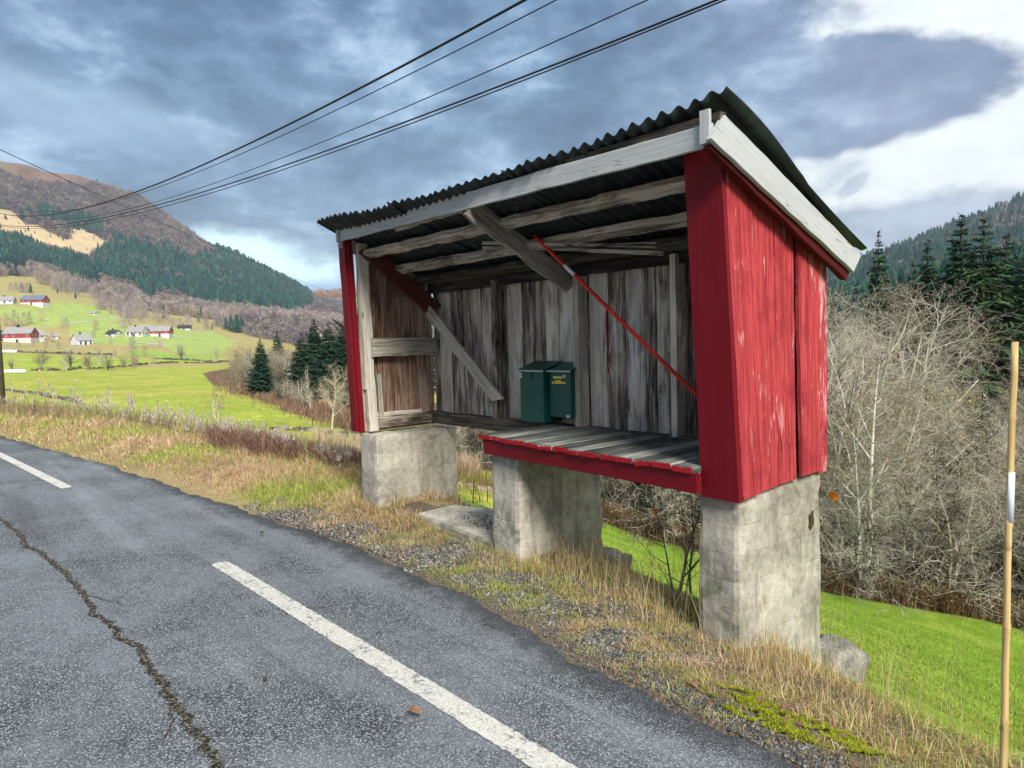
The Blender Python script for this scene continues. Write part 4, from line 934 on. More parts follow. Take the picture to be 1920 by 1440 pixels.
# ------------------------------------------------------------------ trees
def segs_mesh(name, S, mat_, n=3, extra=None):
    """S: rows p0(3) p1(3) r0 r1 -> prisms"""
    S = np.array(S, float); p0, p1, r0, r1 = S[:, :3], S[:, 3:6], S[:, 6], S[:, 7]
    d = p1 - p0; L = np.linalg.norm(d, axis=1, keepdims=True) + 1e-9; d = d / L; up = np.where(np.abs(d[:, 2:3]) > .9, [[1., 0, 0]], [[0, 0, 1.]])
    u = np.cross(d, up); u /= np.linalg.norm(u, axis=1, keepdims=True); v = np.cross(d, u); V = []
    for p, r in ((p0, r0), (p1, r1)):
        for j in range(n):
            t = 6.2832 * j / n; V.append(p + (u * math.cos(t) + v * math.sin(t)) * r[:, None])
    V = np.stack(V, 1).reshape(-1, 3); b = np.arange(len(S))[:, None] * 2 * n
    Q = np.concatenate([np.concatenate([b + j, b + (j + 1) % n, b + n + (j + 1) % n, b + n + j], 1) for j in range(n)])
    return V, Q
def grow(seed, h, spread=.55, nchild=(13, 7, 5, 3), lens=(.5, .5, .5, .55), trunk_r=.035, up=.25, crook=.18, trunks=1, lean=.06, start=.22, levels=4, ang=(38, 62), minr=.0022):
    r = random.Random(seed); S = []
    def branch(p, d, L, rad, lv):
        k = max(3, int(5 - lv * .6)) if lv else 9; pts = [p]; rads = [rad]; dd = d
        for i in range(k):
            j = crook * (1 if lv else .35)
            dd = (dd + Vector((r.gauss(0, j), r.gauss(0, j), r.gauss(0, j * .8) + up * .22 * (1 if lv else .5)))).normalized()
            p2 = pts[-1] + dd * (L / k); pts.append(p2); rads.append(max(minr * .6, rad * (1 - .86 * (i + 1) / k)))
        for i in range(k): S.append((*pts[i], *pts[i + 1], rads[i], rads[i + 1]))
        if lv >= levels: return
        n = nchild[lv]; n = max(1, int(n * r.uniform(.8, 1.25)))
        for c in range(n):
            f = (start if lv == 0 else .18) + (1 - (start if lv == 0 else .18)) * ((c + r.random()) / n) * .98
            i = min(k - 1, int(f * k)); q = pts[i].lerp(pts[i + 1], f * k - i); ax = (pts[i + 1] - pts[i]).normalized()
            a = R_(r.uniform(*ang)); per = ax.orthogonal().normalized(); per.rotate(Matrix.Rotation(r.uniform(0, 6.283), 3, ax))
            nd = (ax * math.cos(a) + per * math.sin(a)).normalized()
            rr_ = rads[i] * (.55 if lv == 0 else .6); 
            ln = L * lens[lv] * r.uniform(.65, 1.15) * ((1.15 - .62 * f) if lv == 0 else (1.1 - .45 * f)) * (spread / .55 if lv == 0 else 1)
            branch(q, nd, ln, max(minr, rr_), lv + 1)
    for t in range(trunks):
        a = r.uniform(0, 6.283); ln = lean * (1 if trunks == 1 else 3.2)
        branch(Vector((r.gauss(0, .05) * (trunks > 1) * h * .2, r.gauss(0, .05) * (trunks > 1) * h * .2, -.1)), Vector((math.cos(a) * ln, math.sin(a) * ln, 1)).normalized(), h * r.uniform(.85, 1), trunk_r * h * (1 if trunks == 1 else .6), 0)
    return S
def bare_meshes(tag_, seed, h, m_tr, m_tw, **kw):
    S = np.array(grow(seed, h, **kw)); big = S[:, 6] > (.012 if h > 2 else .004)
    Vt, Qt = segs_mesh('t', S[big], None, 7); Vc, Qc = segs_mesh('c', S[~big], None, 3)
    return npmesh('trunk', Vt, [Qt], m_tr, None, True), npmesh('branches', Vc, [Qc], m_tw, None, True)
def place_tree(ms, name, p, s, rz, label, cat, group, parts=('trunk', 'twigs')):
    root = empty(name, (p[0], p[1], p[2]), rz); root.scale = (s, s, s) if not hasattr(s, '__len__') else s
    for m_, nm in zip(ms, parts): link(nm, m_, root)
    return tag(root, label, cat, group)

def spruce_meshes(seed, h=10, rad=.20, whorls=54, per=9, m_f='foliage', droop=.25, col=(.020, .055, .028), sparse=0.0, base=.04, twn=20):
    r = random.Random(seed); V = []; T = []; C = []; S = []
    for i in range(12): S.append((0, 0, h * i / 12 - .1, 0, 0, h * (i + 1) / 12 - .05, .016 * h * (1 - i / 12) + .01, .016 * h * (1 - (i + 1) / 12) + .01))
    for wi in range(whorls):
        f = (wi + r.random() * .7) / whorls; z = h * (base + (1 - base) * f); Lb = h * rad * ((1 - f) ** .92) * r.uniform(.75, 1.15) + .03
        for b in range(per):
            if r.random() < sparse: continue
            a = r.uniform(0, 6.283); L = Lb * r.uniform(.6, 1.12); ca, sa = math.cos(a), math.sin(a); rise = .30 * f - droop * (1 - f) + r.gauss(0, .06)
            P = lambda t: Vector((ca * L * t, sa * L * t, z + L * (rise * t + .22 * t * t * (1 if f < .8 else .6))))
            S.append((*P(0), *P(.9), .006 * L + .004, .004)); shade = r.uniform(.7, 1.35)
            nt = max(5, int(twn * (L / (h * rad)) ** .6 + 3))
            for k in range(nt):
                t = .12 + .9 * (k + r.random()) / nt; q = P(min(1.0, t)); side = 1 if k % 2 else -1
                ln = (L * .34 * (1.15 - t) + (.14 + .018 * h) * (.22 + .78 * min(1, (1 - f) * 3.2))) * r.uniform(.7, 1.25); yw = a + side * r.uniform(.5, 1.25)
                dz = -r.uniform(.15, .65); dv = Vector((math.cos(yw), math.sin(yw), dz)).normalized(); w_ = ln * r.uniform(.075, .15)
                pr_ = dv.cross(Vector((r.gauss(0, .5), r.gauss(0, .5), 1))).normalized() * w_
                n0 = len(V); V += [q - dv * ln * .1, q + dv * ln * .45 + pr_, q + dv * ln, q + dv * ln * .45 - pr_]; T += [(n0, n0 + 1, n0 + 2), (n0, n0 + 2, n0 + 3)]
                tip = .8 + .55 * t; c = [min(1, x * shade * tip * r.uniform(.75, 1.3)) for x in col]; c[0] *= 1 + .5 * max(0, t - .7); C += [c] * 4
    for k in range(10):                      # leader
        q = Vector((0, 0, h * (.93 + .007 * k))); a = r.uniform(0, 6.28); dv = Vector((math.cos(a), math.sin(a), .8)).normalized(); ln = h * .018; pr_ = dv.cross(Vector((0, 0, 1))).normalized() * ln * .25
        n0 = len(V); V += [q, q + dv * ln * .5 + pr_, q + dv * ln, q + dv * ln * .5 - pr_]; T += [(n0, n0 + 1, n0 + 2), (n0, n0 + 2, n0 + 3)]; C += [list(col)] * 4
    Vt, Qt = segs_mesh('t', S, None, 4)
    return npmesh('trunk', Vt, [Qt], M['twig_dark'], None, True), npmesh('crown', np.array([v[:] for v in V]), [np.array(T)], M[m_f], {'Col': ('FLOAT_COLOR', np.array(C))})

RT = random.Random(99)
# -- thicket below the field, right of and behind the shelter
BT = [bare_meshes('a', 1, 6, M['twig'], M['twig'], nchild=(17, 9, 6, 3), trunks=1, crook=.22, trunk_r=.017, spread=.6),
      bare_meshes('b', 2, 6, M['twig'], M['twig'], nchild=(11, 8, 5, 3), trunks=3, crook=.28, up=.1, start=.12, trunk_r=.022),
      bare_meshes('c', 3, 6, M['twig_dark'], M['twig'], nchild=(13, 8, 5, 3), trunks=3, crook=.34, up=.0, start=.10, spread=.75, trunk_r=.022),
      bare_meshes('d', 4, 6, M['twig_dark'], M['twig_brown'], nchild=(14, 9, 5, 3), trunks=2, crook=.22, up=.2, trunk_r=.02),
      bare_meshes('e', 5, 6, M['twig'], M['twig_brown'], nchild=(18, 8, 6, 3), trunks=1, crook=.16, up=.4, spread=.45, trunk_r=.015)]
BIRCH = bare_meshes('f', 12, 6, M['birch'], M['twig_brown'], nchild=(19, 7, 5, 3), trunks=1, crook=.07, up=.35, spread=.36, start=.34, trunk_r=.0128, lean=.05)
TOPZ = [max(v.co.z for v in b[1].vertices) for b in BT]
def thicket():
    n = 0
    rows = [(.3, 3.2, 17, (850, 2250)), (2.0, 4.8, 20, (850, 2250)), (4.6, 6.4, 20, (850, 2250)), (8, 8.2, 22, (830, 2250)), (13, 9.8, 20, (900, 2250))]
    for ri, (off, hh, cnt, (a, b)) in enumerate(rows):
        for i in range(cnt):
            px = a + (b - a) * (i + RT.uniform(.1, .9)) / cnt
            D = np.interp(px, [850, 1000] + TKX, [30, 27] + TKD) + off + RT.uniform(-.5, .9)
            p = colpt(px, D); k = RT.choice([1, 2, 2, 3]) if ri < 2 else RT.randrange(5)
            dep = D / math.hypot(1, (px - CX) / F); cap = EYE[2] - p[2] + (hor(px) - np.interp(px, [850, 1300, 1500, 1600, 1690, 1750, 1790, 1870, 1930, 2250], [640, 560, 520, 495, 500, 570, 680, 705, 690, 640])) * dep / F
            s = min(hh * RT.uniform(.9, 1.3) * (1.35 if ri > 2 else 1), cap * RT.uniform(.84, 1.03)) / TOPZ[k]
            col = {0: 'grey', 1: 'pale grey', 2: 'gnarled grey', 3: 'brown', 4: 'slender brown'}[k]
            nm = 'leafless_shrub' if ri < 2 else 'leafless_tree'
            lab = {0: 'low leafless shrub in the front edge of the grey thicket beyond the green slope', 1: 'leafless shrub in the second row of the grey thicket',
                   2: 'leafless tree in the middle of the grey thicket', 3: 'taller leafless tree at the back of the grey thicket', 4: 'tall leafless tree rising behind the thicket'}[ri]
            place_tree(BT[k], nm, p, (s * RT.uniform(.9, 1.2), s * RT.uniform(.9, 1.2), s), RT.uniform(0, 6.28), lab, 'shrub' if ri < 2 else 'tree', 'leafless thicket row %s' % ['at the front', 'second', 'in the middle', 'near the back', 'at the back'][ri]); n += 1
    # the white birches
    for (px, py, top, dD, lab) in [(1634, 1092, 570, .2, 'white-barked birch standing at the foot of the thicket'), (1612, 1100, 680, .0, 'thin pale birch stem just left of the white birch')]:
        D = np.interp(px, TKX, TKD) + dD; p = colpt(px, D); dep = D / math.hypot(1, (px - CX) / F); h = (py - top) * dep / F
        place_tree(BIRCH, 'birch_tree', p, h / 6 * (1.0 if dD else .9), 1.0 if dD else 3, lab, 'tree', None)
thicket()
SP = [spruce_meshes(1, 10, .19), spruce_meshes(2, 10, .23, whorls=50), spruce_meshes(3, 10, .16, whorls=54, sparse=.12)]
SPD = spruce_meshes(7, 10, .26, whorls=44, per=9, sparse=.12, col=(.03, .062, .024), droop=.35)
def spruce(px, D, top, label, k=0, ms=None, name='spruce_tree', sx=1.0, group=None):
    p = colpt(px, D); dep = D / math.hypot(1, (px - CX) / F); h = EYE[2] + (hor(px) - top) * dep / F - p[2]
    s = h / 10; place_tree(ms or SP[k], name, p, (s * sx, s * sx, s), RT.uniform(0, 6.28), label, 'tree', group, ('trunk', 'crown'))
spruce(1647, 44, 434, 'narrow spruce with a pointed top just right of the roof end', 2, sx=.9)
spruce(1738, 42, 455, 'bushy mid-height spruce left of the tall dark pair', 0, sx=1.25)
spruce(1712, 43, 490, 'short yellow-green spruce tucked left of the bushy one', 1, sx=.8)
spruce(1800, 40, 402, 'tall dark spruce with a sharp top, left of the tallest one', 0, sx=1.3)
spruce(1842, 36, 408, 'big broad spruce with a bare pale trunk low down, right of the sharp-topped one', 0, ms=SPD, sx=1.3)
spruce(1885, 41, 436, 'dark spruce leaning against the broad one from the right', 1, sx=1.25)
spruce(1925, 40, 470, 'dark spruce cut by the right edge of the photo', 1, sx=1.3)
for i, (px, D, t) in enumerate([(1985, 43, 440), (2060, 42, 460), (2150, 45, 430), (1560, 46, 560), (1480, 46, 570), (1400, 50, 590), (1300, 52, 600), (1200, 55, 610), (1090, 58, 610), (980, 60, 615), (880, 62, 610)]):
    spruce(px, D, t, 'dark spruce behind the thicket', i % 3, sx=1.15, group='spruces hidden behind the thicket')
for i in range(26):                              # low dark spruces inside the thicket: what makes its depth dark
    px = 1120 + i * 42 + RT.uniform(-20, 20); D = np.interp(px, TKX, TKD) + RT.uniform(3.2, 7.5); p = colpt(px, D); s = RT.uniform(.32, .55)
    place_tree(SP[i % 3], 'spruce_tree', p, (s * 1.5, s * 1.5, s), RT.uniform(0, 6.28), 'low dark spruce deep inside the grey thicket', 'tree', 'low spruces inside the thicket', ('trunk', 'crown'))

# -- left middle distance: the spruce row and brush at the meadow's edge
spruce(488, 92, 633, 'small dark spruce standing alone above the brush, left of the spruce row', 1, sx=1.4)
spruce(520, 150, 620, 'pale open-crowned pine between the lone spruce and the spruce row', ms=SPD, name='pine_tree', sx=1.25)
spruce(566, 80, 622, 'leftmost spruce of the dark row beside the shelter', 1, sx=1.6)
spruce(590, 90, 597, 'tallest spruce of the dark row beside the shelter', 0, sx=1.7)
spruce(617, 86, 603, 'spruce third from the left in the dark row', 1, sx=1.5)
spruce(643, 84, 603, 'spruce of the dark row nearest the red left wall', 0, sx=1.6)
for i, (px, t) in enumerate([(672, 600), (705, 610), (745, 595), (790, 606), (830, 600)]): spruce(px, 86 + i, t, 'spruce of the dark row hidden behind the shelter', i % 3, sx=1.1, group='spruces behind the shelter')
spruce(646, 62, 690, 'young light green spruce low beside the red left wall', 2, sx=.9)
MT = [bare_meshes('m', 21, 5, M['twig_brown'], M['twig_brown'], nchild=(13, 7, 5), levels=3, trunks=4, crook=.2, up=.3, start=.15, minr=.006),
      bare_meshes('n', 22, 5, M['twig'], M['twig_brown'], nchild=(14, 8, 5), levels=3, trunks=2, crook=.16, up=.4, start=.2, minr=.006, spread=.4),
      bare_meshes('o', 23, 5, M['twig_dark'], M['twig'], nchild=(13, 7, 5), levels=3, trunks=3, crook=.22, up=.2, start=.15, minr=.006)]
PALE = bare_meshes('p', 31, 5, M['twig_pale'], M['twig_pale'], nchild=(16, 9, 6, 3), trunks=1, crook=.2, up=.25, start=.2, spread=.62, minr=.0035, trunk_r=.022)
def midtrees():
    def put(px, base, top, k, lab, grp=None, ms=None, nm='leafless_shrub', cat='shrub', wide=1.0):
        p = gpt(px, base, 14); D = np.hypot(p[0], p[1]); dep = D / math.hypot(1, (px - CX) / F); h = (base - top) * dep / F
        place_tree(ms or MT[k], nm, p, (h / 5 * wide, h / 5 * wide, h / 5), RT.uniform(0, 6.28), lab, cat, grp)
    for i in range(30):
        px = RT.uniform(428, 600); base = RT.uniform(706, 735); put(px, base, RT.uniform(652, 680) + (px < 450) * 15, RT.randrange(3), 'brown leafless bush in the brush around the lone spruce', 'brush around the lone spruce', wide=1.3)
    for i in range(16):
        px = RT.uniform(520, 660); base = RT.uniform(748, 772); put(px, base, RT.uniform(708, 732), RT.randrange(3), 'leafless bush at the foot of the dark spruce row', 'brush below the spruce row', wide=1.2)
    for i in range(10):
        px = RT.uniform(850, 1130); base = RT.uniform(838, 850) + (px - 850) * .3; put(px, base, base - RT.uniform(40, 70), RT.randrange(3), 'leafless bush seen under the shelter floor', 'bushes behind the shelter', wide=1.2)
    put(622, 806, 692, 0, 'pale straw-coloured leafless tree in front of the spruce row', None, PALE, 'leafless_tree', 'tree', 1.0)
    put(583, 772, 690, 1, 'slender grey leafless tree left of the pale straw-coloured tree', None, None, 'leafless_tree', 'tree', .7)
    put(412, 822, 728, 1, 'thin leafless bush rising from the far verge left of the brush', None, None, 'leafless_shrub', 'shrub', .9)
    for i, (px, b, t) in enumerate([(78, 692, 655), (125, 697, 660), (132, 690, 650), (165, 695, 662), (188, 690, 655), (203, 694, 660), (252, 688, 665), (405, 676, 655), (340, 672, 645), (232, 690, 668), (290, 690, 668), (22, 694, 668)]):
        put(px, b, t, i % 3, 'small leafless bush along the dark ditch across the meadow', 'bushes along the meadow ditches', wide=1.2)
midtrees()
# far simple trees: little twiggy crowns, and cones of ragged tiers
def far_bare(seed, col, n=230, h=1.0, w=.40, wl=.030):
    r = np.random.RandomState(seed); a = r.uniform(0, 6.283, n); f = r.uniform(.12, 1, n); R = w * np.sin(np.clip(f, 0, 1) ** .8 * 3.0) ** .7 * r.uniform(.25, 1, n)
    p = np.stack([np.cos(a) * R, np.sin(a) * R, f * h], 1); d = np.stack([np.cos(a) * .5, np.sin(a) * .5, r.uniform(.5, 1.2, n)], 1) + r.normal(0, .2, (n, 3)); d /= np.linalg.norm(d, axis=1, keepdims=True)
    ln = r.uniform(.08, .17, n)[:, None]; sd = np.cross(d, r.normal(0, 1, (n, 3))); sd /= np.linalg.norm(sd, axis=1, keepdims=True); wv = wl * r.uniform(.4, 1, n)[:, None]
    V = np.stack([p - d * ln * .6 - sd * wv * .5, p - d * ln * .6 + sd * wv * .5, p + d * ln], 1).reshape(-1, 3); T = np.arange(3 * n).reshape(-1, 3)
    c = np.array(col)[None] * r.uniform(.6, 1.4, n)[:, None]; C = np.repeat(c, 3, 0)
    tv = np.array([(-.018, 0, -.05), (.018, 0, -.05), (.004, .01, .6), (0, -.018, -.05), (0, .018, -.05), (.0, .004, .6)]); V = np.vstack([V, tv]); T = np.vstack([T, [[3 * n, 3 * n + 1, 3 * n + 2], [3 * n + 3, 3 * n + 4, 3 * n + 5]]]); C = np.vstack([C, np.tile(np.array(col) * .8, (6, 1))])
    return V, T, C
def far_spruce(seed, col=(.012, .045, .038), tiers=6, n=7, w=.19):
    r = np.random.RandomState(seed); V = []; T = []; C = []
    for k in range(tiers):
        z1 = .10 + .9 * (k + 1.25) / (tiers + .25); z0 = .06 + .86 * k / tiers; R = w * (1 - k / tiers) ** .85 + .02; n0 = len(V); V.append((0, 0, min(1, z1))); C.append(np.array(col) * 1.25)
        for j in range(n * 2):
            a = 6.283 * j / (n * 2) + r.uniform(-.15, .15); q = R * (1.15 if j % 2 else .62) * r.uniform(.8, 1.2); V.append((math.cos(a) * q, math.sin(a) * q, z0 + r.uniform(-.03, .03) + (0 if j % 2 else .035))); C.append(np.array(col) * r.uniform(.55, 1.35))
        for j in range(n * 2): T.append((n0, n0 + 1 + j, n0 + 1 + (j + 1) % (n * 2)))
    return np.array(V), np.array(T), np.array(C)
def scatter(name, variants, pts, hs, seed, mat_, label, group=None, wide=1.0, kind='stuff', cat='woodland'):
    r = np.random.RandomState(seed); Vs = []; Ts = []; Cs = []; o = 0; k = r.randint(0, len(variants), len(pts))
    for vi, (V, T, C) in enumerate(variants):
        m = np.nonzero(k == vi)[0]
        if not len(m): continue
        a = r.uniform(0, 6.283, len(m)); s = hs[m]; w_ = s * wide * r.uniform(.8, 1.25, len(m)); ca, sa = np.cos(a) * w_, np.sin(a) * w_
        X = V[None, :, 0] * ca[:, None] - V[None, :, 1] * sa[:, None] + pts[m, 0:1]; Y = V[None, :, 0] * sa[:, None] + V[None, :, 1] * ca[:, None] + pts[m, 1:2]; Z = V[None, :, 2] * s[:, None] + pts[m, 2:3]
        Vs.append(np.stack([X, Y, Z], -1).reshape(-1, 3)); Ts.append((T[None] + (np.arange(len(m)) * len(V))[:, None, None]).reshape(-1, 3) + o); o += len(m) * len(V)
        tint = r.uniform(.6, 1.4, len(m))[:, None, None] * (1 + r.normal(0, .06, (len(m), 1, 3))); Cs.append((C[None] * tint).reshape(-1, 3))
    me = npmesh(name, np.vstack(Vs), [np.vstack(Ts)], mat_, {'Col': ('FLOAT_COLOR', np.clip(np.vstack(Cs), 0, 1))})
    return tag(link(name, me), label, cat, group, kind)
FS = [far_spruce(i, c) for i, c in enumerate([(.012, .05, .045), (.018, .06, .045), (.03, .085, .05), (.012, .045, .045), (.022, .07, .06)])]; FSG = [far_spruce(i + 9, (.018, .055, .03)) for i in range(3)]
FB = [far_bare(i, c) for i, c in enumerate([(.34, .28, .27), (.28, .24, .25), (.40, .32, .25), (.30, .25, .20)])]
FBL = [far_bare(i + 40, c, n=90, wl=.07, w=.42) for i, c in enumerate([(.20, .165, .165), (.155, .13, .15), (.26, .21, .18)])]
def far_forests():
    r = np.random.RandomState(11); N = 90000
    px = r.uniform(-160, 700, N); D = np.exp(r.uniform(math.log(680), math.log(1740), N))
    def world(px, D):
        u = (px - CX) / F; f = D / np.hypot(1, u); x = _fw[0] * f + _rt[0] * f * u; y = _fw[1] * f + _rt[1] * f * u; return x, y, Hn(x, y)
    x, y, z = world(px, D); P = np.stack([x, y, z], 1); qx, qy = projv(P); qj = qy + bump(x, y, 70, 8, 3) * 5 + r.normal(0, 2.5, N)
    con = np.zeros(N, bool)
    for Z in CONIF[:3]: con |= inpoly(qx, qj, Z)
    clear = inpoly(qx, qy, CLEAR); summ = inpoly(qx, qj, SUMMIT)
    mixn = bump(x, y, 90, 8, 7); con2 = con & (mixn + r.normal(0, .25, N) < .62)
    low = np.interp(qx, [0, 70, 120, 170, 200, 300, 400, 540, 640], [512, 514, 526, 548, 560, 582, 594, 600, 612])
    dec = (~con2) & (~clear) & (~summ) & (qy < low + 6) & (qx < 640)
    # keep density even over the slope
    kp = r.uniform(0, 1, N)
    i = np.nonzero(con2 & (kp < .55 * (D / 1740) ** 0.4))[0][:7500]; scatter('spruce_forest', FS, P[i], r.uniform(9, 20, len(i)), 1, M['farwood'], 'dark blue-green spruce forest across the lower mountainside', wide=1.25)
    lowb = qy > np.interp(qx, [0, 100, 200, 300, 400, 540, 640], [500, 505, 535, 562, 575, 590, 600])
    i = np.nonzero(dec & lowb & (kp < .34))[0][:2600]; scatter('leafless_forest', FB, P[i], r.uniform(7, 12, len(i)), 12, M['farwood'], 'beige-grey leafless trees along the foot of the spruce forest', wide=1.1)
    i = np.nonzero(dec & (~lowb) & (kp < .5))[0][:11000]; scatter('leafless_forest', FBL, P[i], r.uniform(7, 13, len(i)), 2, M['farwood'], 'purple-grey leafless birch forest on the upper mountainside', wide=1.5)
    i = np.nonzero(clear & (kp < .02) | (summ & (kp < .003)))[0]; scatter('sapling_growth', FS, P[i], r.uniform(3, 8, len(i)), 3, M['farwood'], 'scattered young spruces on the tan clearing and bare summit')
    # right-hand hill
    px = r.uniform(1380, 2300, 30000); D = np.exp(r.uniform(math.log(260), math.log(1720), 30000)); x, y, z = world(px, D); P = np.stack([x, y, z], 1); qx, qy = projv(P)
    cn = (bump(x, y, 200, 8, 2) + .35 * r.randn(len(x))) > -.1; cn |= (qx < 1830) & (qy < hor(qx) - 90) & (r.rand(len(x)) < .6)
    i = np.nonzero(cn)[0][:6500]; scatter('spruce_forest', FS, P[i], r.uniform(9, 19, len(i)), 4, M['farwood'], 'blue-green spruce forest on the hill at the right edge', wide=1.2)
    i = np.nonzero(~cn)[0][:6000]; scatter('leafless_forest', FBL, P[i], r.uniform(7, 12, len(i)), 5, M['farwood'], 'grey leafless woods on the hill at the right edge', wide=1.5)
    # behind the shelter, valley floor woods
    px = r.uniform(660, 1500, 9000); D = np.exp(r.uniform(math.log(95), math.log(1700), 9000)); x, y, z = world(px, D); P = np.stack([x, y, z], 1)
    i = r.permutation(9000)[:3500]; scatter('leafless_forest', FBL, P[i], r.uniform(6, 11, len(i)), 6, M['farwood'], 'woods on the valley side hidden behind the shelter', wide=1.4)
    # lilac grey woods right of the meadow, in the valley
    px = r.uniform(410, 665, 9000); D = np.exp(r.uniform(math.log(520), math.log(1500), 9000)); x, y, z = world(px, D); P = np.stack([x, y, z], 1); qx, qy = projv(P)
    reg = inpoly(qx, qy, [(400, 612), (470, 600), (530, 606), (590, 600), (600, 580), (670, 585), (670, 660), (560, 650), (470, 630)]) & ~inpoly(qx, qy, FIELDS[5][0])
    i = np.nonzero(reg & (r.rand(9000) < .45))[0][:900]; scatter('leafless_forest', FBL, P[i], r.uniform(5, 10, len(i)), 7, M['farwood'], 'lilac-grey leafless woods on the valley floor left of the shelter', wide=1.6)
    px = r.uniform(560, 700, 1500); D = r.uniform(1900, 2350, 1500); x, y, z = world(px, D); P = np.stack([x, y, z], 1); qx, qy = projv(P)
    i = np.nonzero(~inpoly(qx, qy, FIELDS[4][0]))[0][:500]; scatter('leafless_forest', [far_bare(60, (.30, .17, .09), n=60, wl=.09)], P[i], r.uniform(10, 18, len(i)), 8, M['farwood'], 'russet leafless woods on the farthest ridge left of the shelter', wide=1.6)
far_forests()
FBM = [npmesh('leafless_tree', V, [T], M['farwood'], {'Col': ('FLOAT_COLOR', C)}) for V, T, C in FB]
FSM = [npmesh('spruce_tree', V, [T], M['farwood'], {'Col': ('FLOAT_COLOR', C)}) for V, T, C in FS + FSG]
def fartrees():
    def put(px, base, hpx, conif, lab, grp, w=1.0, k=None):
        p = gpt(px, base, 100); D = np.hypot(p[0], p[1]); dep = D / math.hypot(1, (px - CX) / F); h = hpx * dep / F
        ms = (FSM if conif else FBM); m_ = ms[RT.randrange(len(ms)) if k is None else k]
        o = link('spruce_tree' if conif else 'leafless_tree', m_, None, (p[0], p[1], p[2] - .1), RT.uniform(0, 6.28), (h * w, h * w, h)); tag(o, lab, 'tree', grp)
    r = RT
    cl = [(70, 210, 530, 562, 26, 38), (185, 275, 575, 600, 24, 30), (250, 345, 590, 612, 22, 18), (380, 470, 600, 622, 18, 16), (300, 400, 600, 616, 16, 14), (5, 60, 535, 553, 16, 8)]
    for (a, b, y0, y1, h, n) in cl:
        for i in range(n):
            t = r.random(); put(a + (b - a) * t, y0 + (y1 - y0) * t + r.uniform(-6, 8), h * r.uniform(.7, 1.25), False, 'distant lilac-grey leafless tree between the forest and the farm fields', 'leafless trees above the farms', .95)
    for (px, b, h) in [(12, 612, 24), (28, 612, 30), (45, 612, 26), (55, 608, 22), (78, 604, 22), (118, 616, 20), (125, 612, 16), (98, 643, 20), (240, 622, 34), (228, 616, 26), (180, 620, 20), (208, 645, 14), (250, 668, 22), (272, 668, 20), (252, 690, 18), (248, 655, 24), (338, 668, 22), (300, 652, 14), (216, 668, 12), (176, 634, 14), (262, 600, 22), (62, 648, 14), (85, 652, 18), (110, 655, 14), (36, 650, 10)]:
        put(px, b, h, False, 'leafless tree among the distant farmhouses', 'leafless trees around the farms', .9)
    for (px, b, h) in [(58, 550, 20), (108, 550, 12), (142, 560, 14), (266, 588, 22), (308, 598, 28), (378, 598, 26), (397, 598, 24), (372, 604, 18), (398, 618, 12), (420, 610, 22), (526, 621, 10), (452, 615, 12), (605, 570, 14), (560, 600, 10)]:
        put(px, b, h, True, 'lone dark spruce on the distant hillside meadows', 'lone spruces above the farms', .9)
    for (px, b, h, w) in [(434, 622, 32, 1.5), (445, 624, 36, 1.5), (454, 622, 30, 1.4), (424, 618, 26, 1.3)]:
        put(px, b, h, True, 'broad dark spruce in the tight round clump on the valley floor', 'round spruce clump', w)
    put(35, 622, 15, True, 'round dark green bush behind the large red and white barn', None, 2.6, 6)
fartrees()

# ------------------------------------------------------------------ houses across the valley
def m_wallpaint(name, col):
    m, T, b = mat(name, .8, .1); v = T.new('ShaderNodeTexCoord').outputs['Object']
    n = T.noise(v, .8, 4, .6); c = T.mix(1.0, col, T.ramp(n, [(.3, .82), (.7, 1.12)]), 'MULTIPLY'); T.l.new(c, b.inputs[0]); return m
HW = m_wallpaint('white_house_paint', (.68, .68, .66)); HR = m_wallpaint('barn_red', (.34, .055, .05)); HL = m_wallpaint('limewash', (.62, .60, .56)); HB = m_wallpaint('brown_timber', (.09, .055, .045)); HS = m_wallpaint('salmon_wall', (.55, .24, .19))
RG = m_wallpaint('grey_slate_roof', (.30, .29, .29)); RB = m_wallpaint('blue_grey_roof', (.14, .17, .22)); RD_ = m_wallpaint('dark_roof', (.05, .05, .055)); GL = m_plain('window_glass', (.05, .06, .08), .2, .5); HBL = m_wallpaint('blue_house_paint', (.30, .36, .50))
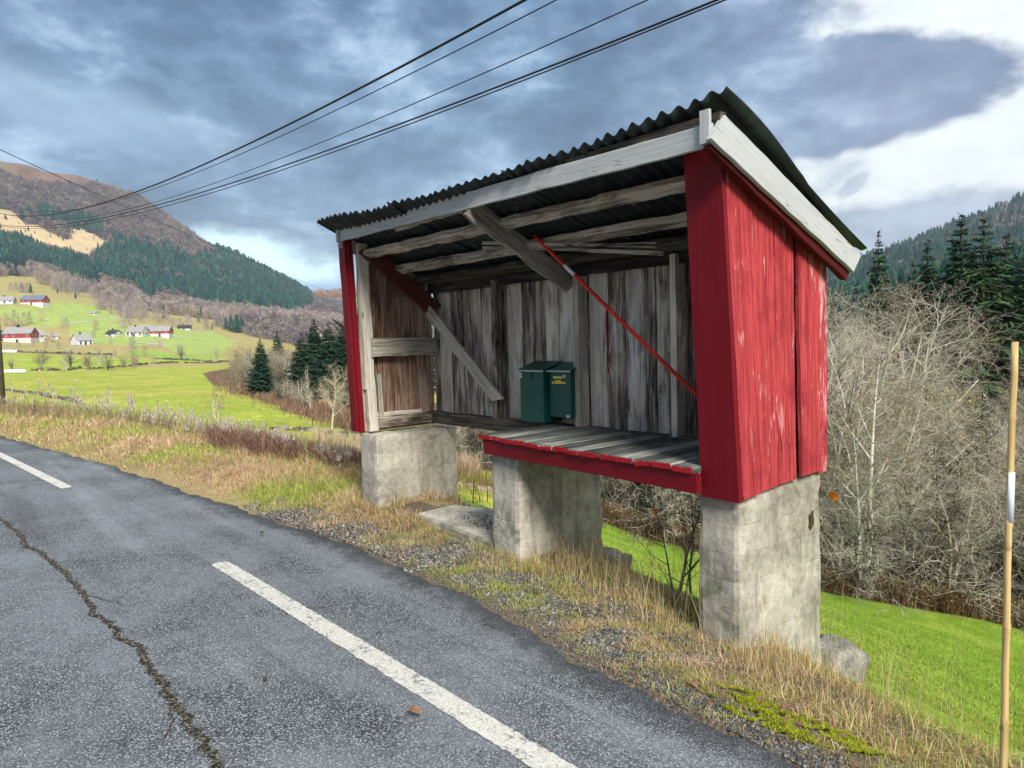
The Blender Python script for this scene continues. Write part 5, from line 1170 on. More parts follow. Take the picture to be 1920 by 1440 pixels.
def house(px, base, wpx, hpx, dm, yaw, wall, low, roof, label, name='farmhouse', cat='house', lowf=.3, nwin=3, roofk=.55, rows=2, chim=True, door=True):
    p = gpt(px, base, 200); D = np.hypot(p[0], p[1]); dep = D / math.hypot(1, (px - CX) / F); wpx *= .88; hpx *= .86; W = wpx * dep / F; Ht = hpx * dep / F
    rz = math.atan2(p[1], p[0]) - math.pi / 2 + R_(yaw); root = empty(name, (p[0], p[1], p[2] - .3), rz); tag(root, label, cat, 'farm buildings across the valley')
    d = dm; hw = Ht * (1 - roofk * .75); hl = hw * lowf; V = lambda *a: a
    mb = MB(1); mb.box((-W / 2, -d / 2, -2.5), (W / 2, d / 2, hl), .02); mb.build('foundation', low, root)
    V_ = [(-W / 2 + .03, -d / 2 + .03, hl), (W / 2 - .03, -d / 2 + .03, hl), (W / 2 - .03, d / 2 - .03, hl), (-W / 2 + .03, d / 2 - .03, hl), (-W / 2 + .03, -d / 2 + .03, hw), (W / 2 - .03, -d / 2 + .03, hw), (W / 2 - .03, d / 2 - .03, hw), (-W / 2 + .03, d / 2 - .03, hw), (-W / 2 + .03, 0, Ht - .15), (W / 2 - .03, 0, Ht - .15)]
    me = bpy.data.meshes.new('wall'); me.from_pydata(V_, [], [(0, 1, 5, 4), (1, 2, 6, 9, 5), (2, 3, 7, 6), (3, 0, 4, 8, 7)]); me.materials.append(wall); link('wall', me, root)
    e = .45; sl_ = (Ht - hw) / (d / 2); zE = hw - e * sl_
    rv = [(-W / 2 - e, -d / 2 - e, zE), (W / 2 + e, -d / 2 - e, zE), (W / 2 + e, 0, Ht), (-W / 2 - e, 0, Ht), (-W / 2 - e, d / 2 + e, zE), (W / 2 + e, d / 2 + e, zE)]; rv += [(a, b, c - .22) for a, b, c in rv]
    me = bpy.data.meshes.new('roof'); me.from_pydata(rv, [], [(0, 1, 2, 3), (3, 2, 5, 4), (7, 6, 9, 8), (8, 9, 10, 11), (0, 6, 7, 1), (4, 5, 11, 10), (0, 3, 9, 6), (3, 4, 10, 9), (1, 7, 8, 2), (2, 8, 11, 5)]); me.materials.append(roof); ro = link('roof', me, root)
    if chim: mb = MB(2); mb.box((-W * .1 - .4, -.4, Ht - .8), (-W * .1 + .4, .4, Ht + 1.0), .02); mb.build('chimney', RD_, ro)
    for rw_ in range(rows):
        zc = hl + (hw - hl) * (rw_ + .55) / rows
        for k in range(nwin):
            xc = -W / 2 + W * (k + .5) / nwin
            if door and rw_ == 0 and k == nwin // 2: continue
            mb = MB(3); mb.box((xc - .55, -d / 2 - .03, zc - .65), (xc + .55, -d / 2 + .06, zc + .65), .01); wn = mb.build('window', HW if wall is not HW else RD_, root)
            mb = MB(4); mb.box((xc - .43, -d / 2 - .05, zc - .52), (xc + .43, -d / 2, zc + .52), .01); mb.build('pane', GL, wn)
    if door: mb = MB(5); mb.box((-.6, -d / 2 - .06, -.2), (.6, -d / 2 + .02, 2.1), .01); mb.build('door', RD_, root)
    for yc in (-d * .2, d * .2):
        mb = MB(6); mb.box((W / 2 - .05, yc - .5, hl + (hw - hl) * .35), (W / 2 + .04, yc + .5, hl + (hw - hl) * .8), .01); wn = mb.build('window', HW if wall is not HW else RD_, root)
        mb = MB(7); mb.box((W / 2, yc - .4, hl + (hw - hl) * .4), (W / 2 + .06, yc + .4, hl + (hw - hl) * .75), .01); mb.build('pane', GL, wn)
house(40, 642, 52, 34, 11, -22, HR, HL, RG, 'large red barn with whitewashed lower walls and pale grey roof near the left edge', 'barn', 'barn', .48, 4, .5, 1, False)
house(72, 640, 16, 26, 8, 30, HL, HL, RG, 'small pale annex on the right end of the large red barn', 'outbuilding', 'outbuilding', .3, 1, .6, 1, False, False)
house(5, 638, 12, 22, 8, 10, HR, HR, RD_, 'small dark red shed left of the large red barn', 'shed', 'shed', .3, 1, .7, 1, False, False)
house(154, 647, 30, 26, 9, 25, HW, HBL, RG, 'tall white house with a bluish gable below the fields', 'farmhouse', 'house', .12, 3, .7)
house(102, 634, 15, 11, 6, 0, HW, HL, RG, 'tiny white shed between the barn and the bluish house', 'shed', 'shed', .2, 1, .7, 1, False, False)
house(214, 630, 20, 14, 8, -35, HW, HL, RD_, 'small white house with dark roof left of the farm cluster', 'farmhouse', 'house', .15, 2, .7, 1, True)
house(258, 630, 34, 22, 9, -28, HW, HL, RG, 'white farmhouse with steep gable in the farm cluster', 'farmhouse', 'house', .15, 4, .7)
house(276, 624, 22, 18, 9, -10, HR, HR, RG, 'red middle barn between the white farmhouse and the grey-roofed barn', 'barn', 'barn', .2, 2, .6, 1, False, False)
house(304, 631, 36, 24, 12, -14, HR, HL, RG, 'red and white barn with a wide grey roof in the farm cluster', 'barn', 'barn', .5, 3, .6, 1, False)
house(346, 618, 24, 11, 8, -8, HB, HW, RD_, 'low brown cabin with dark roof at the right of the farms', 'cabin', 'cabin', .35, 2, .6, 1, True)
house(66, 572, 44, 22, 12, -25, HR, HW, RB, 'red barn with blue-grey roof on the upper hillside', 'barn', 'barn', .42, 4, .6, 1, False)
house(12, 569, 30, 16, 9, -15, HW, HW, RG, 'white farmhouse on the upper hillside at the left edge', 'farmhouse', 'house', .2, 3, .7, 1)
house(177, 590, 12, 9, 7, -30, HW, HL, RG, 'tiny white shed below the forest edge on the upper hillside', 'shed', 'shed', .2, 1, .7, 1, False, False)
house(474, 597, 17, 9, 8, -20, HL, HL, RG, 'pale shed beyond the round spruce clump', 'shed', 'shed', .3, 1, .7, 1, False, False)
# farm tracks
def track(pts, wd, label):
    P = np.array([gpt(*p, 100) for p in pts]); n = 60; t = np.linspace(0, len(P) - 1, n); x = np.interp(t, range(len(P)), P[:, 0]); y = np.interp(t, range(len(P)), P[:, 1])
    r = np.hypot(x, y); V = []
    for k in (-1, 1): xx, yy = x * (1 + k * wd / r), y * (1 + k * wd / r); V.append(np.stack([xx, yy, Hn(xx, yy) + .12], 1))
    Q = np.array([(i, i + 1, n + i + 1, n + i) for i in range(n - 1)])
    me = npmesh('farm_track', np.vstack(V), [Q], TRK); tag(link('farm_track', me), label, 'track', None, 'structure')
TRK = m_plain('pale_gravel_track', (.42, .40, .36), .9, .1, .3, .15)
track([(130, 606), (170, 603), (208, 594), (225, 596)], 3.2, 'pale farm track on the upper field')
track([(286, 640), (330, 633), (372, 622), (384, 621)], 3.0, 'pale farm track right of the farm cluster')
track([(254, 642), (290, 645), (320, 650)], 3.4, 'pale gravel track below the farm cluster')
# wrapped bales
def bales(px0, px1, py, n, r_, D0, label, grp):
    for i in range(n):
        px = px0 + (px1 - px0) * (i + .5) / n; p = gpt(px, py, D0); D = np.hypot(p[0], p[1])
        mb = MB(i); mb.tube([(-r_ * .95, 0, r_ * .9), (-r_ * .8, 0, r_ * .9), (r_ * .8, 0, r_ * .9), (r_ * .95, 0, r_ * .9)], [r_ * .8, r_, r_, r_ * .8], 16)
        o = mb.build('silage_bale', M['wrap'], None, True, loc=p.tolist(), rz=math.atan2(p[1], p[0]) + math.pi / 2 + RT.uniform(-.1, .1)); tag(o, label, 'bale', grp)
bales(8, 48, 700, 5, .68, 50, 'white wrapped bale in the short row at the left end of the meadow', 'white bales on the meadow')
bales(-20, 31, 662, 9, .8, 150, 'white wrapped bale in the long row by the far ditch at the left edge', 'white bales by the far ditch')

# ------------------------------------------------------------------ dark stone banks and ditch edges
def bank(name, pts, D0, hgt, wid, seed, label, col=(.07, .055, .04), dens=2.2):
    P = np.array([gpt(*p, D0) for p in pts]); seg = np.linalg.norm(np.diff(P[:, :2], axis=0), axis=1); L = seg.sum(); n = int(L * dens); r = np.random.RandomState(seed)
    t = r.uniform(0, L, n); cs = np.concatenate([[0], np.cumsum(seg)]); x = np.interp(t, cs, P[:, 0]); y = np.interp(t, cs, P[:, 1]); x += r.normal(0, wid, n); y += r.normal(0, wid, n); z = Hn(x, y)
    base = np.array([(-1, -1, -.6), (1, -1, -.6), (1, 1, -.6), (-1, 1, -.6), (-.7, -.7, 1), (.7, -.7, 1), (.7, .7, 1), (-.7, .7, 1)]); Q = np.array([(0, 1, 5, 4), (1, 2, 6, 5), (2, 3, 7, 6), (3, 0, 4, 7), (4, 5, 6, 7)])
    s = hgt * r.uniform(.4, 1.3, (n, 1, 1)); a = r.uniform(0, 6.28, n); B = base[None] * s * r.uniform(.6, 1.4, (n, 1, 3)) + r.normal(0, .12, (n, 8, 3)) * s
    ca, sa = np.cos(a)[:, None], np.sin(a)[:, None]; X = B[..., 0] * ca - B[..., 1] * sa + x[:, None]; Y = B[..., 0] * sa + B[..., 1] * ca + y[:, None]; Z = B[..., 2] + z[:, None]
    V = np.stack([X, Y, Z], -1).reshape(-1, 3); o = V.mean(0); F_ = (Q[None] + (np.arange(n) * 8)[:, None, None]).reshape(-1, 4)
    C = np.repeat(np.array(col)[None] * r.uniform(.4, 2.2, (n, 1)), 8, 0)
    me = npmesh(name, V - o, [F_], M['gravel'], {'Col': ('FLOAT_COLOR', C)}); return tag(link(name, me, None, o.tolist()), label, 'stone bank', 'dark banks between the fields')
bank('stone_bank', [(60, 695), (120, 695), (150, 692), (200, 691), (260, 685), (330, 681), (400, 681), (428, 678)], 60, .55, .35, 1, 'dark stone bank running right across the far side of the meadow')
bank('stone_bank', [(0, 658), (40, 661), (100, 663), (160, 665), (210, 666)], 150, .7, .5, 2, 'dark far bank below the barns, left part')
bank('stone_bank', [(290, 673), (330, 675), (400, 678)], 150, .6, .4, 3, 'dark far bank right of the ditch bushes')
bank('stone_bank', [(-40, 722), (0, 731), (60, 738), (110, 748), (150, 757)], 18, .22, .12, 4, 'rough dark stone bank at the left, just past the verge weeds', (.10, .085, .06), 9)
bank('stone_bank', [(515, 806), (560, 807), (600, 812), (640, 818), (680, 824)], 14, .18, .10, 5, 'low mossy stone bank across the green field just left of the shelter', (.16, .14, .10), 9)
bank('stone_bank', [(858, 912), (890, 918), (925, 922)], 8, .10, .05, 6, 'mossy stones seen between the left and middle piers', (.2, .17, .12), 26)

# ------------------------------------------------------------------ grasses and weeds (uncountable cover)
def blades(name, P, hgt, wid, cols, seed, label, lean=.5, cat='grass', mat_='blade', rowsn=2, tipw=.0, curl=.35, dirv=None):
    r = np.random.RandomState(seed); n = len(P); h = np.asarray(hgt) * r.uniform(.45, 1.35, n)
    if name == 'dead_grass' and n > 15000:       # patches: tan, pinkish, green; clumps of other height
        q = bump(P[:, 0], P[:, 1] * 1.6, 1.5, 8, 13) + r.normal(0, .35, n); q2 = bump(P[:, 0], P[:, 1], .45, 8, 3); cc = np.array(STRAW)[r.randint(0, 6, n)]; pk = np.array([(.60, .42, .27), (.52, .34, .22), (.66, .52, .36)]); gr = np.array([(.38, .44, .09), (.30, .38, .06), (.46, .48, .14)])
        cc = np.where((q > .45)[:, None], gr[r.randint(0, 3, n)], cc); cc = np.where((q < -.55)[:, None], pk[r.randint(0, 3, n)], cc); cols = cc; h = h * np.clip(.8 + .55 * q2 + .2 * bump(P[:, 0], P[:, 1], .2, 8, 9), .25, 1.9)
    w_ = wid * r.uniform(.6, 1.4, n); a = r.uniform(0, 6.283, n); th = r.uniform(0, 6.283, n)
    ln = np.abs(r.normal(0, lean, n)); dx, dy = np.cos(th) * ln * h, np.sin(th) * ln * h
    if dirv is not None: dx += dirv[0] * h; dy += dirv[1] * h
    sx, sy = np.cos(a) * w_ / 2, np.sin(a) * w_ / 2; V = []
    for k in range(rowsn + 1):
        f = k / (rowsn + 1.0); g = f ** (1 + curl * 3); q = 1 - f * .55; z = h * f * (1 - .18 * f * ln)
        for s_ in (-1, 1): V.append(np.stack([P[:, 0] + dx * g + sx * s_ * q, P[:, 1] + dy * g + sy * s_ * q, P[:, 2] - .01 + z], 1))
    V.append(np.stack([P[:, 0] + dx, P[:, 1] + dy, P[:, 2] - .01 + h * np.maximum(.25, 1 - .35 * ln)], 1)); m = len(V); V = np.stack(V, 1)
    b = np.arange(n)[:, None] * m; Q = np.concatenate([np.concatenate([b + 2 * k, b + 2 * k + 1, b + 2 * k + 3, b + 2 * k + 2], 1) for k in range(rowsn)]); T = np.concatenate([b + m - 3, b + m - 2, b + m - 1], 1)
    cols = np.asarray(cols, float); C = cols[r.randint(0, len(cols), n)] if cols.ndim == 2 and len(cols) != n else cols
    C = C * r.uniform(.65, 1.35, (n, 1)); C = np.repeat(C[:, None], m, 1)
    me = npmesh(name, V.reshape(-1, 3), [Q, T], M[mat_], {'Col': ('FLOAT_COLOR', np.clip(C, 0, 1).reshape(-1, 3))}); return tag(link(name, me), label, cat, None, 'stuff')
def samp(n, x0, x1, s0, s1, seed, keep=None, cam_bias=True):
    r = np.random.RandomState(seed); X = []; 
    x = r.uniform(x0, x1, n); s = r.uniform(s0, s1, n); y = yE(x) + s; k = np.ones(n, bool)
    if keep is not None: k &= keep(x, y, s, r)
    x, y = x[k], y[k]; return np.stack([x, y, Hn(x, y)], 1)
STRAW = [(.60, .48, .25), (.50, .38, .18), (.68, .57, .33), (.40, .27, .13), (.54, .50, .20), (.34, .19, .10)]
STRAWG = [(.46, .46, .12), (.34, .40, .06), (.56, .52, .20), (.27, .36, .05), (.56, .48, .24)]
def pn(x, y, wl, o): return bump(x, y, wl, 8, o)
inpier = lambda x, y: ((x > -6.2) & (x < -5.84) & (y > 3.3) & (y < 4.26)) | ((x > -4.25) & (x < -3.9) & (y > 3.36) & (y < 4.27)) | ((x > -2.38) & (x < -2.09) & (y > 3.33) & (y < 4.26)) | ((x > -5.75) & (x < -4.25) & (y > 3.42 + .1 * (x + 5.0)) & (y < 4.3))
# thatch: dead flattened grass over the whole near verge
MOSSP = [(1290, 1292), (1400, 1300), (1500, 1340), (1600, 1380), (1665, 1425), (1600, 1432), (1480, 1400), (1370, 1350)]
def thatch():
    gravel = lambda x, y, s: (x > -4.6) & (x < -2.2) & (s > .12) & (s < .62) & (pn(x, y, .8, 4) + np.interp(s, [.12, .37, .62], [-.5, .6, -.4]) > .05)
    gravel2 = lambda x, y, s: (x > -7.2) & (x < -4.3) & (s < .34) & (pn(x, y, .9, 7) > -.1)
    def mossy(x, y, s):
        a, b = projv(np.stack([x, y, np.full_like(x, -.03)], 1)); return inpoly(a, b, MOSSP) & (pn(x, y, .22, 1) > -.5)
    kp = lambda x, y, s, r: (~mossy(x, y, s) | (r.rand(len(x)) < .12)) & (~gravel(x, y, s) | (r.rand(len(x)) < .22)) & (~gravel2(x, y, s) | (r.rand(len(x)) < .35)) & ~inpier(x, y) & (r.rand(len(x)) < np.clip(.45 + .5 * pn(x, y, .5, 2) + .35 * (s > .12), .05, 1))
    P = samp(72000, -5.2, -.2, -.02, 1.05, 1, kp); blades('dead_grass', P, .042, .0032, STRAW, 1, 'flattened dead straw grass along the near road edge', 1.5, rowsn=2)
    P = samp(34000, -5.2, -.2, .0, 1.05, 2, lambda x, y, s, r: kp(x, y, s, r) & (pn(x, y, .7, 9) > .0)); blades('green_tufts', P, .048, .003, STRAWG, 2, 'yellow-green grass tufts in the dead verge grass', .9)
    P = samp(60000, -10.5, -5.2, -.04, 1.5, 3, lambda x, y, s, r: ~inpier(x, y) & (~gravel2(x, y, s) | (r.rand(len(x)) < .15)) & (r.rand(len(x)) < .75 + .3 * pn(x, y, .9, 3)))
    hh = np.interp(P[:, 1] - yE(P[:, 0]), [0, .25, .7, 1.5], [.03, .07, .12, .17]); blades('dead_grass', P, hh, .0055, STRAW + STRAWG, 3, 'standing straw grass on the verge left of the shelter', .95)
    P = samp(60000, -30, -10.5, -.06, 2.4, 4, lambda x, y, s, r: (r.rand(len(x)) < .8)); hh = np.interp(P[:, 1] - yE(P[:, 0]), [0, .3, 1, 2.4], [.05, .10, .15, .22]); blades('dead_grass', P, hh, .012, STRAW[:3] + STRAWG + [(.36, .36, .12)], 4, 'straw and green grass on the far verge', .8)
    # tall tufts round the piers and lower right
    r = np.random.RandomState(8); T = []
    spots = [(-6.25, 3.15, .16, 500, .09), (-5.8, 3.2, .2, 500, .08), (-5.5, 3.25, .2, 400, .06), (-4.0, 3.15, .16, 400, .07), (-3.75, 3.35, .2, 600, .11), (-3.55, 3.7, .25, 500, .2), (-2.3, 3.2, .14, 250, .06), (-1.98, 3.25, .10, 350, .10), (-1.95, 3.55, .12, 300, .12), (-1.75, 3.35, .2, 350, .11), (-1.45, 3.2, .22, 250, .10), (-1.15, 3.05, .22, 250, .10), (-.85, 2.95, .2, 250, .10), (-2.75, 3.55, .3, 450, .11), (-3.1, 3.65, .3, 400, .11)]
    pts = []; hs = []
    for (x, y, s, n, h) in spots: pts.append(np.stack([r.normal(x, s, n), r.normal(y, s * .6, n)], 1)); hs += [h] * n
    p = np.vstack(pts); hs = np.array(hs); k = ~inpier(p[:, 0], p[:, 1]); p = p[k]; hs = hs[k]; P = np.column_stack([p, Hn(p[:, 0], p[:, 1])]); blades('dead_grass', P, hs, .0035, STRAW + [(.52, .42, .26)], 9, 'tall dry grass tufts round the feet of the piers', .45, rowsn=3)
    n = 1500; P = np.stack([r.uniform(-3.3, .4, n), r.uniform(2.9, 5.2, n)], 1); P = P[~inpier(P[:, 0], P[:, 1])]; P = np.column_stack([P, Hn(P[:, 0], P[:, 1])]); blades('tall_stalks', P[:520], .5, .0022, [(.55, .47, .27), (.48, .40, .2)], 10, 'thin tall straw stalks at the edge of the green slope', .22, rowsn=3)
    # bright moss
    r = np.random.RandomState(12); q = np.column_stack([r.uniform(1270, 1680, 60000), r.uniform(1280, 1445, 60000)]); q = q[inpoly(q[:, 0], q[:, 1], MOSSP)]; P = np.array([onz(a, b, -.03) for a, b in q]); k = (pn(P[:, 0], P[:, 1], .22, 1) + .6 * pn(P[:, 0], P[:, 1], .09, 4) > -.25 + .5 * (P[:, 0] < -1.75)); P = P[k]; P[:, 2] = Hn(P[:, 0], P[:, 1]) + .018 + .012 * np.clip(pn(P[:, 0], P[:, 1], .12, 6), -1, 1)
    blades('moss', P, .013, .005, [(.36, .42, .02), (.26, .32, .02), (.46, .48, .03), (.30, .27, .05)], 12, 'bright yellow-green moss cushion near the road edge', .8, 'moss', rowsn=1)
    r = np.random.RandomState(13); n = 5000; c = np.array([(-3.35, 3.02), (-2.95, 2.9), (-4.1, 3.1), (-9.2, 3.3), (-7.9, 3.0), (-6.3, 3.12)])[r.randint(0, 6, n)]; p = c + r.normal(0, .07, (n, 2)) * (1, .6); P = np.column_stack([p, Hn(p[:, 0], p[:, 1])]); blades('moss', P, .02, .008, [(.30, .34, .03), (.36, .36, .04)], 13, 'small olive moss patches in the verge', .8, 'moss', rowsn=1)
thatch()
# green slope right
def slope_grass():
    r = np.random.RandomState(20); N = 260000; px = r.uniform(1080, 2250, N); D = np.exp(r.uniform(math.log(3.6), math.log(20), N)); u = (px - CX) / F; f = D / np.hypot(1, u)
    x = _fw[0] * f + _rt[0] * f * u; y = _fw[1] * f + _rt[1] * f * u; s = y - yE(x); lim = np.interp(px, TKX, TKD)
    k = (s > np.interp(x, [-8, -3, -1.5], [1.6, 1.3, .9]) + .12 * bump(x, y, 1.2)) & (D < lim + .3) & ~inpier(x, y); x, y, D = x[k], y[k], D[k]; P = np.column_stack([x, y, Hn(x, y)])
    g = np.array([(.19, .30, .03), (.24, .35, .035), (.15, .25, .025), (.28, .37, .05), (.22, .28, .04), (.38, .36, .10)]); pat = bump(x, y, 2.2, 8, 3); C = g[r.randint(0, 6, len(x))]; C[pat > .8] = (.30, .33, .06)
    n1 = D < 8; 
    for nm, m_, h, w_ in (('a', D < 8, .04, .004), ('b', D >= 8, .05, .010)):
        i = np.nonzero(m_)[0][:80000]; blades('meadow_grass', P[i], h, w_, C[i], 21, 'short bright green grass of the slope below the shelter', .7, rowsn=1)
slope_grass()
# brown undergrowth at the foot of the thicket, and bramble bank left of the first pier
def undergrowth():
    r = np.random.RandomState(30); N = 26000; px = r.uniform(1080, 2250, N); D = np.interp(px, TKX, TKD) + np.abs(r.normal(0, 1.1, N)) - .3; u = (px - CX) / F; f = D / np.hypot(1, u); x = _fw[0] * f + _rt[0] * f * u; y = _fw[1] * f + _rt[1] * f * u
    P = np.column_stack([x, y, Hn(x, y)]); blades('dry_undergrowth', P, .55, .012, [(.20, .105, .06), (.15, .085, .05), (.28, .19, .10), (.12, .07, .045)], 31, 'red-brown dead stalks along the foot of the thicket', .35)
    n = 9000; i = r.randint(0, N, n); Q = P[i] + np.column_stack([r.normal(0, .1, n), r.normal(0, .1, n), r.uniform(.1, .6, n)]); blades('withered_leaves', Q, .045, .035, [(.42, .36, .10), (.30, .26, .12), (.36, .27, .12), (.24, .22, .08)], 32, 'yellowish withered leaves in the brown undergrowth', 1.2, 'leaves', rowsn=1)
    # bank left of pier one: (430..670, 850..910)
    n = 9000; t = r.rand(n); pxx = 395 + 290 * t; pyy = np.interp(pxx, [395, 500, 600, 690], [838, 872, 896, 925]) + r.normal(0, 9, n)
    P = np.array([onz(a, b, np.interp(a, [395, 690], [.02, -.25])) for a, b in zip(pxx, pyy)]); P[:, 2] = Hn(P[:, 0], P[:, 1]); k = P[:, 1] - yE(P[:, 0]) > .95; P = P[k]
    blades('dry_undergrowth', P, .30, .008, [(.19, .095, .07), (.26, .14, .10), (.13, .08, .055), (.33, .22, .15)], 33, 'tangled red-brown bramble stems left of the first pier', .9, rowsn=3)
    n = 5000; pxx = r.uniform(850, 1310, n); pyy = np.interp(pxx, [850, 915, 1125, 1310], [925, 935, 985, 1040]) + r.normal(0, 16, n) - 25
    P = np.array([gpt(a, b, 5) for a, b in zip(pxx[:1400], pyy[:1400])]); blades('dry_undergrowth', np.repeat(P, 3, 0) + r.normal(0, .1, (4200, 3)) * (1, 1, 0), .45, .012, [(.20, .10, .07), (.27, .15, .10), (.15, .10, .06)], 34, 'red-brown stalks seen between the piers', .5)
undergrowth()
def thicket_leaves():
    r = np.random.RandomState(35); L = []
    for (n, a, b, lo, hi, off, hs) in [(7000, 1400, 2100, .3, 3.6, (.5, 7), .05), (5200, 1610, 1850, 3.6, 5.2, (3, 6), .055), (3500, 1560, 2100, 2.4, 4.6, (1, 8), .045)]:
        px = r.uniform(a, b, n); D = np.interp(px, TKX, TKD) + r.uniform(*off, n); u = (px - CX) / F; f = D / np.hypot(1, u); x = _fw[0] * f + _rt[0] * f * u; y = _fw[1] * f + _rt[1] * f * u
        q = bump(x, y, 2.2, 8, 4) > -.2; z = Hn(x, y) + r.uniform(lo, hi, n); L.append(np.column_stack([x, y, z])[q])
    blades('withered_leaves', np.vstack(L), .055, .045, [(.42, .34, .16), (.34, .26, .12), (.28, .26, .12), (.50, .40, .22), (.22, .20, .10)], 36, 'last tan leaves still hanging through the grey thicket', 1.2, 'leaves', rowsn=1)
thicket_leaves()
# pale seed plumes and weeds along the left verge
def plumes():
    r = np.random.RandomState(40); heads = []; stems = []; brown = []
    for i in range(230):
        px = r.uniform(-40, 560) if i < 170 else r.uniform(420, 660); base = np.interp(px, [0, 200, 400, 560, 660], [790, 802, 835, 868, 900]) - r.uniform(2, 26)
        g = onz(px, base, .1); g[2] = H(g[0], g[1]); 
        if g[1] - yE(g[0]) < .7: continue
        dep = np.hypot(g[0], g[1]) * .85; h = r.uniform(22, 62) * dep / F * np.interp(px, [0, 100, 560], [.9, 1.1, .9]); h = min(h, .85); ln = r.normal(0, .16, 2)
        top = g + (ln[0] * h, ln[1] * h, h); mid = g + (ln[0] * h * .35, ln[1] * h * .35, h * .55); stems += [(*g, *mid, .004, .0035), (*mid, *top, .0035, .002)]
        for k in range(int(r.uniform(20, 55))): 
            t = r.rand() ** .7; q = mid + (top - mid) * (t * 1.08) + r.normal(0, .035 * (1.15 - t), 3); heads.append(q)
    for i in range(3400):
        px = r.uniform(-60, 330) if i < 2600 else r.uniform(330, 660); base = np.interp(px, [0, 200, 330, 660], [786, 797, 815, 895]) - r.uniform(0, 30) * (1 if px < 330 else .6); g = onz(px, base, .1); g[2] = H(g[0], g[1])
        if g[1] - yE(g[0]) > .8: brown.append(g)
    blades('seed_plumes', np.array(heads), .055, .012, [(.62, .56, .48), (.54, .47, .40), (.70, .65, .58), (.48, .38, .32)], 41, 'pale fluffy seed plumes nodding over the left verge', .9, 'weeds', rowsn=1)
    V, Q = segs_mesh('s', stems, None, 3); me = npmesh('weed_stems', V, [Q], M['twig_brown']); tag(link('weed_stems', me), 'thin brown stems carrying the pale seed plumes', 'weeds', None, 'stuff')
    blades('dry_undergrowth', np.array(brown), .38, .012, [(.25, .17, .12), (.20, .12, .09), (.34, .26, .18), (.30, .30, .12)], 42, 'brown weeds behind the left verge', .45, 'weeds', rowsn=2)
    # pale reeds by the stone bank near the shelter
    P = []
    for i in range(2600): px = r.uniform(590, 900); py = np.interp(px, [590, 670, 850, 900], [822, 848, 872, 880]) + r.normal(0, 7); P.append(gpt(px, py, 12))
    blades('pale_reeds', np.array(P), .55, .022, [(.58, .49, .34), (.50, .40, .28), (.44, .30, .20)], 43, 'pale dry reeds behind the first pier', .25, 'reeds')
    # patchy brown rushes on the meadow edge
    P = []
    for i in range(7000):
        px = r.uniform(400, 680); py = np.interp(px, [400, 450, 520, 600, 680], [716, 730, 752, 780, 796]) + r.normal(0, 9) - 3
        P.append(gpt(px, py, 30))
    blades('dry_undergrowth', np.array(P), .55, .05, [(.24, .13, .09), (.30, .19, .12), (.18, .11, .08), (.36, .27, .16)], 44, 'russet rushes along the edge of the meadow below the spruces', .4)
plumes()
# far meadow: a little short texture near the verge
def meadow():
    r = np.random.RandomState(50); N = 70000; px = r.uniform(-60, 900, N); D = np.exp(r.uniform(math.log(9), math.log(70), N)); u = (px - CX) / F; f = D / np.hypot(1, u); x = _fw[0] * f + _rt[0] * f * u; y = _fw[1] * f + _rt[1] * f * u; z = Hn(x, y)
    qx, qy = projv(np.stack([x, y, z], 1)); k = (y - yE(x) > 2.0) & ~inpoly(qx, qy, [(380, 700), (700, 668), (700, 812), (540, 768), (445, 727), (400, 722)]); P = np.column_stack([x, y, z])[k]; D = D[k]
    st = bump(P[:, 0], P[:, 1] * 3, 14, 8, 5); g = np.array([(.22, .36, .03), (.17, .31, .03), (.27, .37, .05)]); C = g[r.randint(0, 3, len(P))]; C[st > .5] = (.40, .36, .10)
    blades('meadow_grass', P, .07 + D * .0012, .02, C, 51, 'short green and straw grass of the big valley meadow', .6, rowsn=1)
meadow()
# gravel
def stones(name, P, size, seed, label, cols):
    r = np.random.RandomState(seed); n = len(P); b = np.array([(1, 0, 0), (-1, 0, 0), (0, 1, 0), (0, -1, 0), (0, 0, 1), (0, 0, -1)], float); T = np.array([(0, 2, 4), (2, 1, 4), (1, 3, 4), (3, 0, 4), (2, 0, 5), (1, 2, 5), (3, 1, 5), (0, 3, 5)])
    s = size * r.uniform(.4, 1.5, (n, 1, 1)); V = b[None] * s * r.uniform(.6, 1.3, (n, 6, 1)) * r.uniform(.6, 1.3, (n, 1, 3)) + r.normal(0, .2, (n, 6, 3)) * s; V += P[:, None, :]
    C = np.array(cols)[r.randint(0, len(cols), n)] * r.uniform(.6, 1.4, (n, 1)); me = npmesh(name, V.reshape(-1, 3), [(T[None] + (np.arange(n) * 6)[:, None, None]).reshape(-1, 3)], M['gravel'], {'Col': ('FLOAT_COLOR', np.repeat(C, 6, 0))}); return tag(link(name, me), label, 'gravel', None, 'stuff')
GC = [(.11, .115, .12), (.06, .064, .07), (.20, .20, .195), (.035, .037, .04), (.30, .29, .27), (.09, .08, .065)]
P = samp(15000, -4.7, -2.1, .08, .75, 61, lambda x, y, s, r: (pn(x, y, .8, 4) + np.interp(s, [.08, .37, .75], [-.3, .8, -.3]) > -.1) & ~inpier(x, y)); stones('gravel', P, .008, 61, 'dark loose gravel beside the road before the near pier', GC)
P = samp(10000, -7.4, -4.3, -.03, .36, 62, lambda x, y, s, r: r.rand(len(x)) < .7); stones('gravel', P, .008, 62, 'grey grit along the road edge left of the middle pier', GC)
P = samp(7000, -4.7, -1.0, -.05, .18, 63); stones('gravel', P, .0055, 63, 'fine grit crumbling from the asphalt edge', GC[:4])
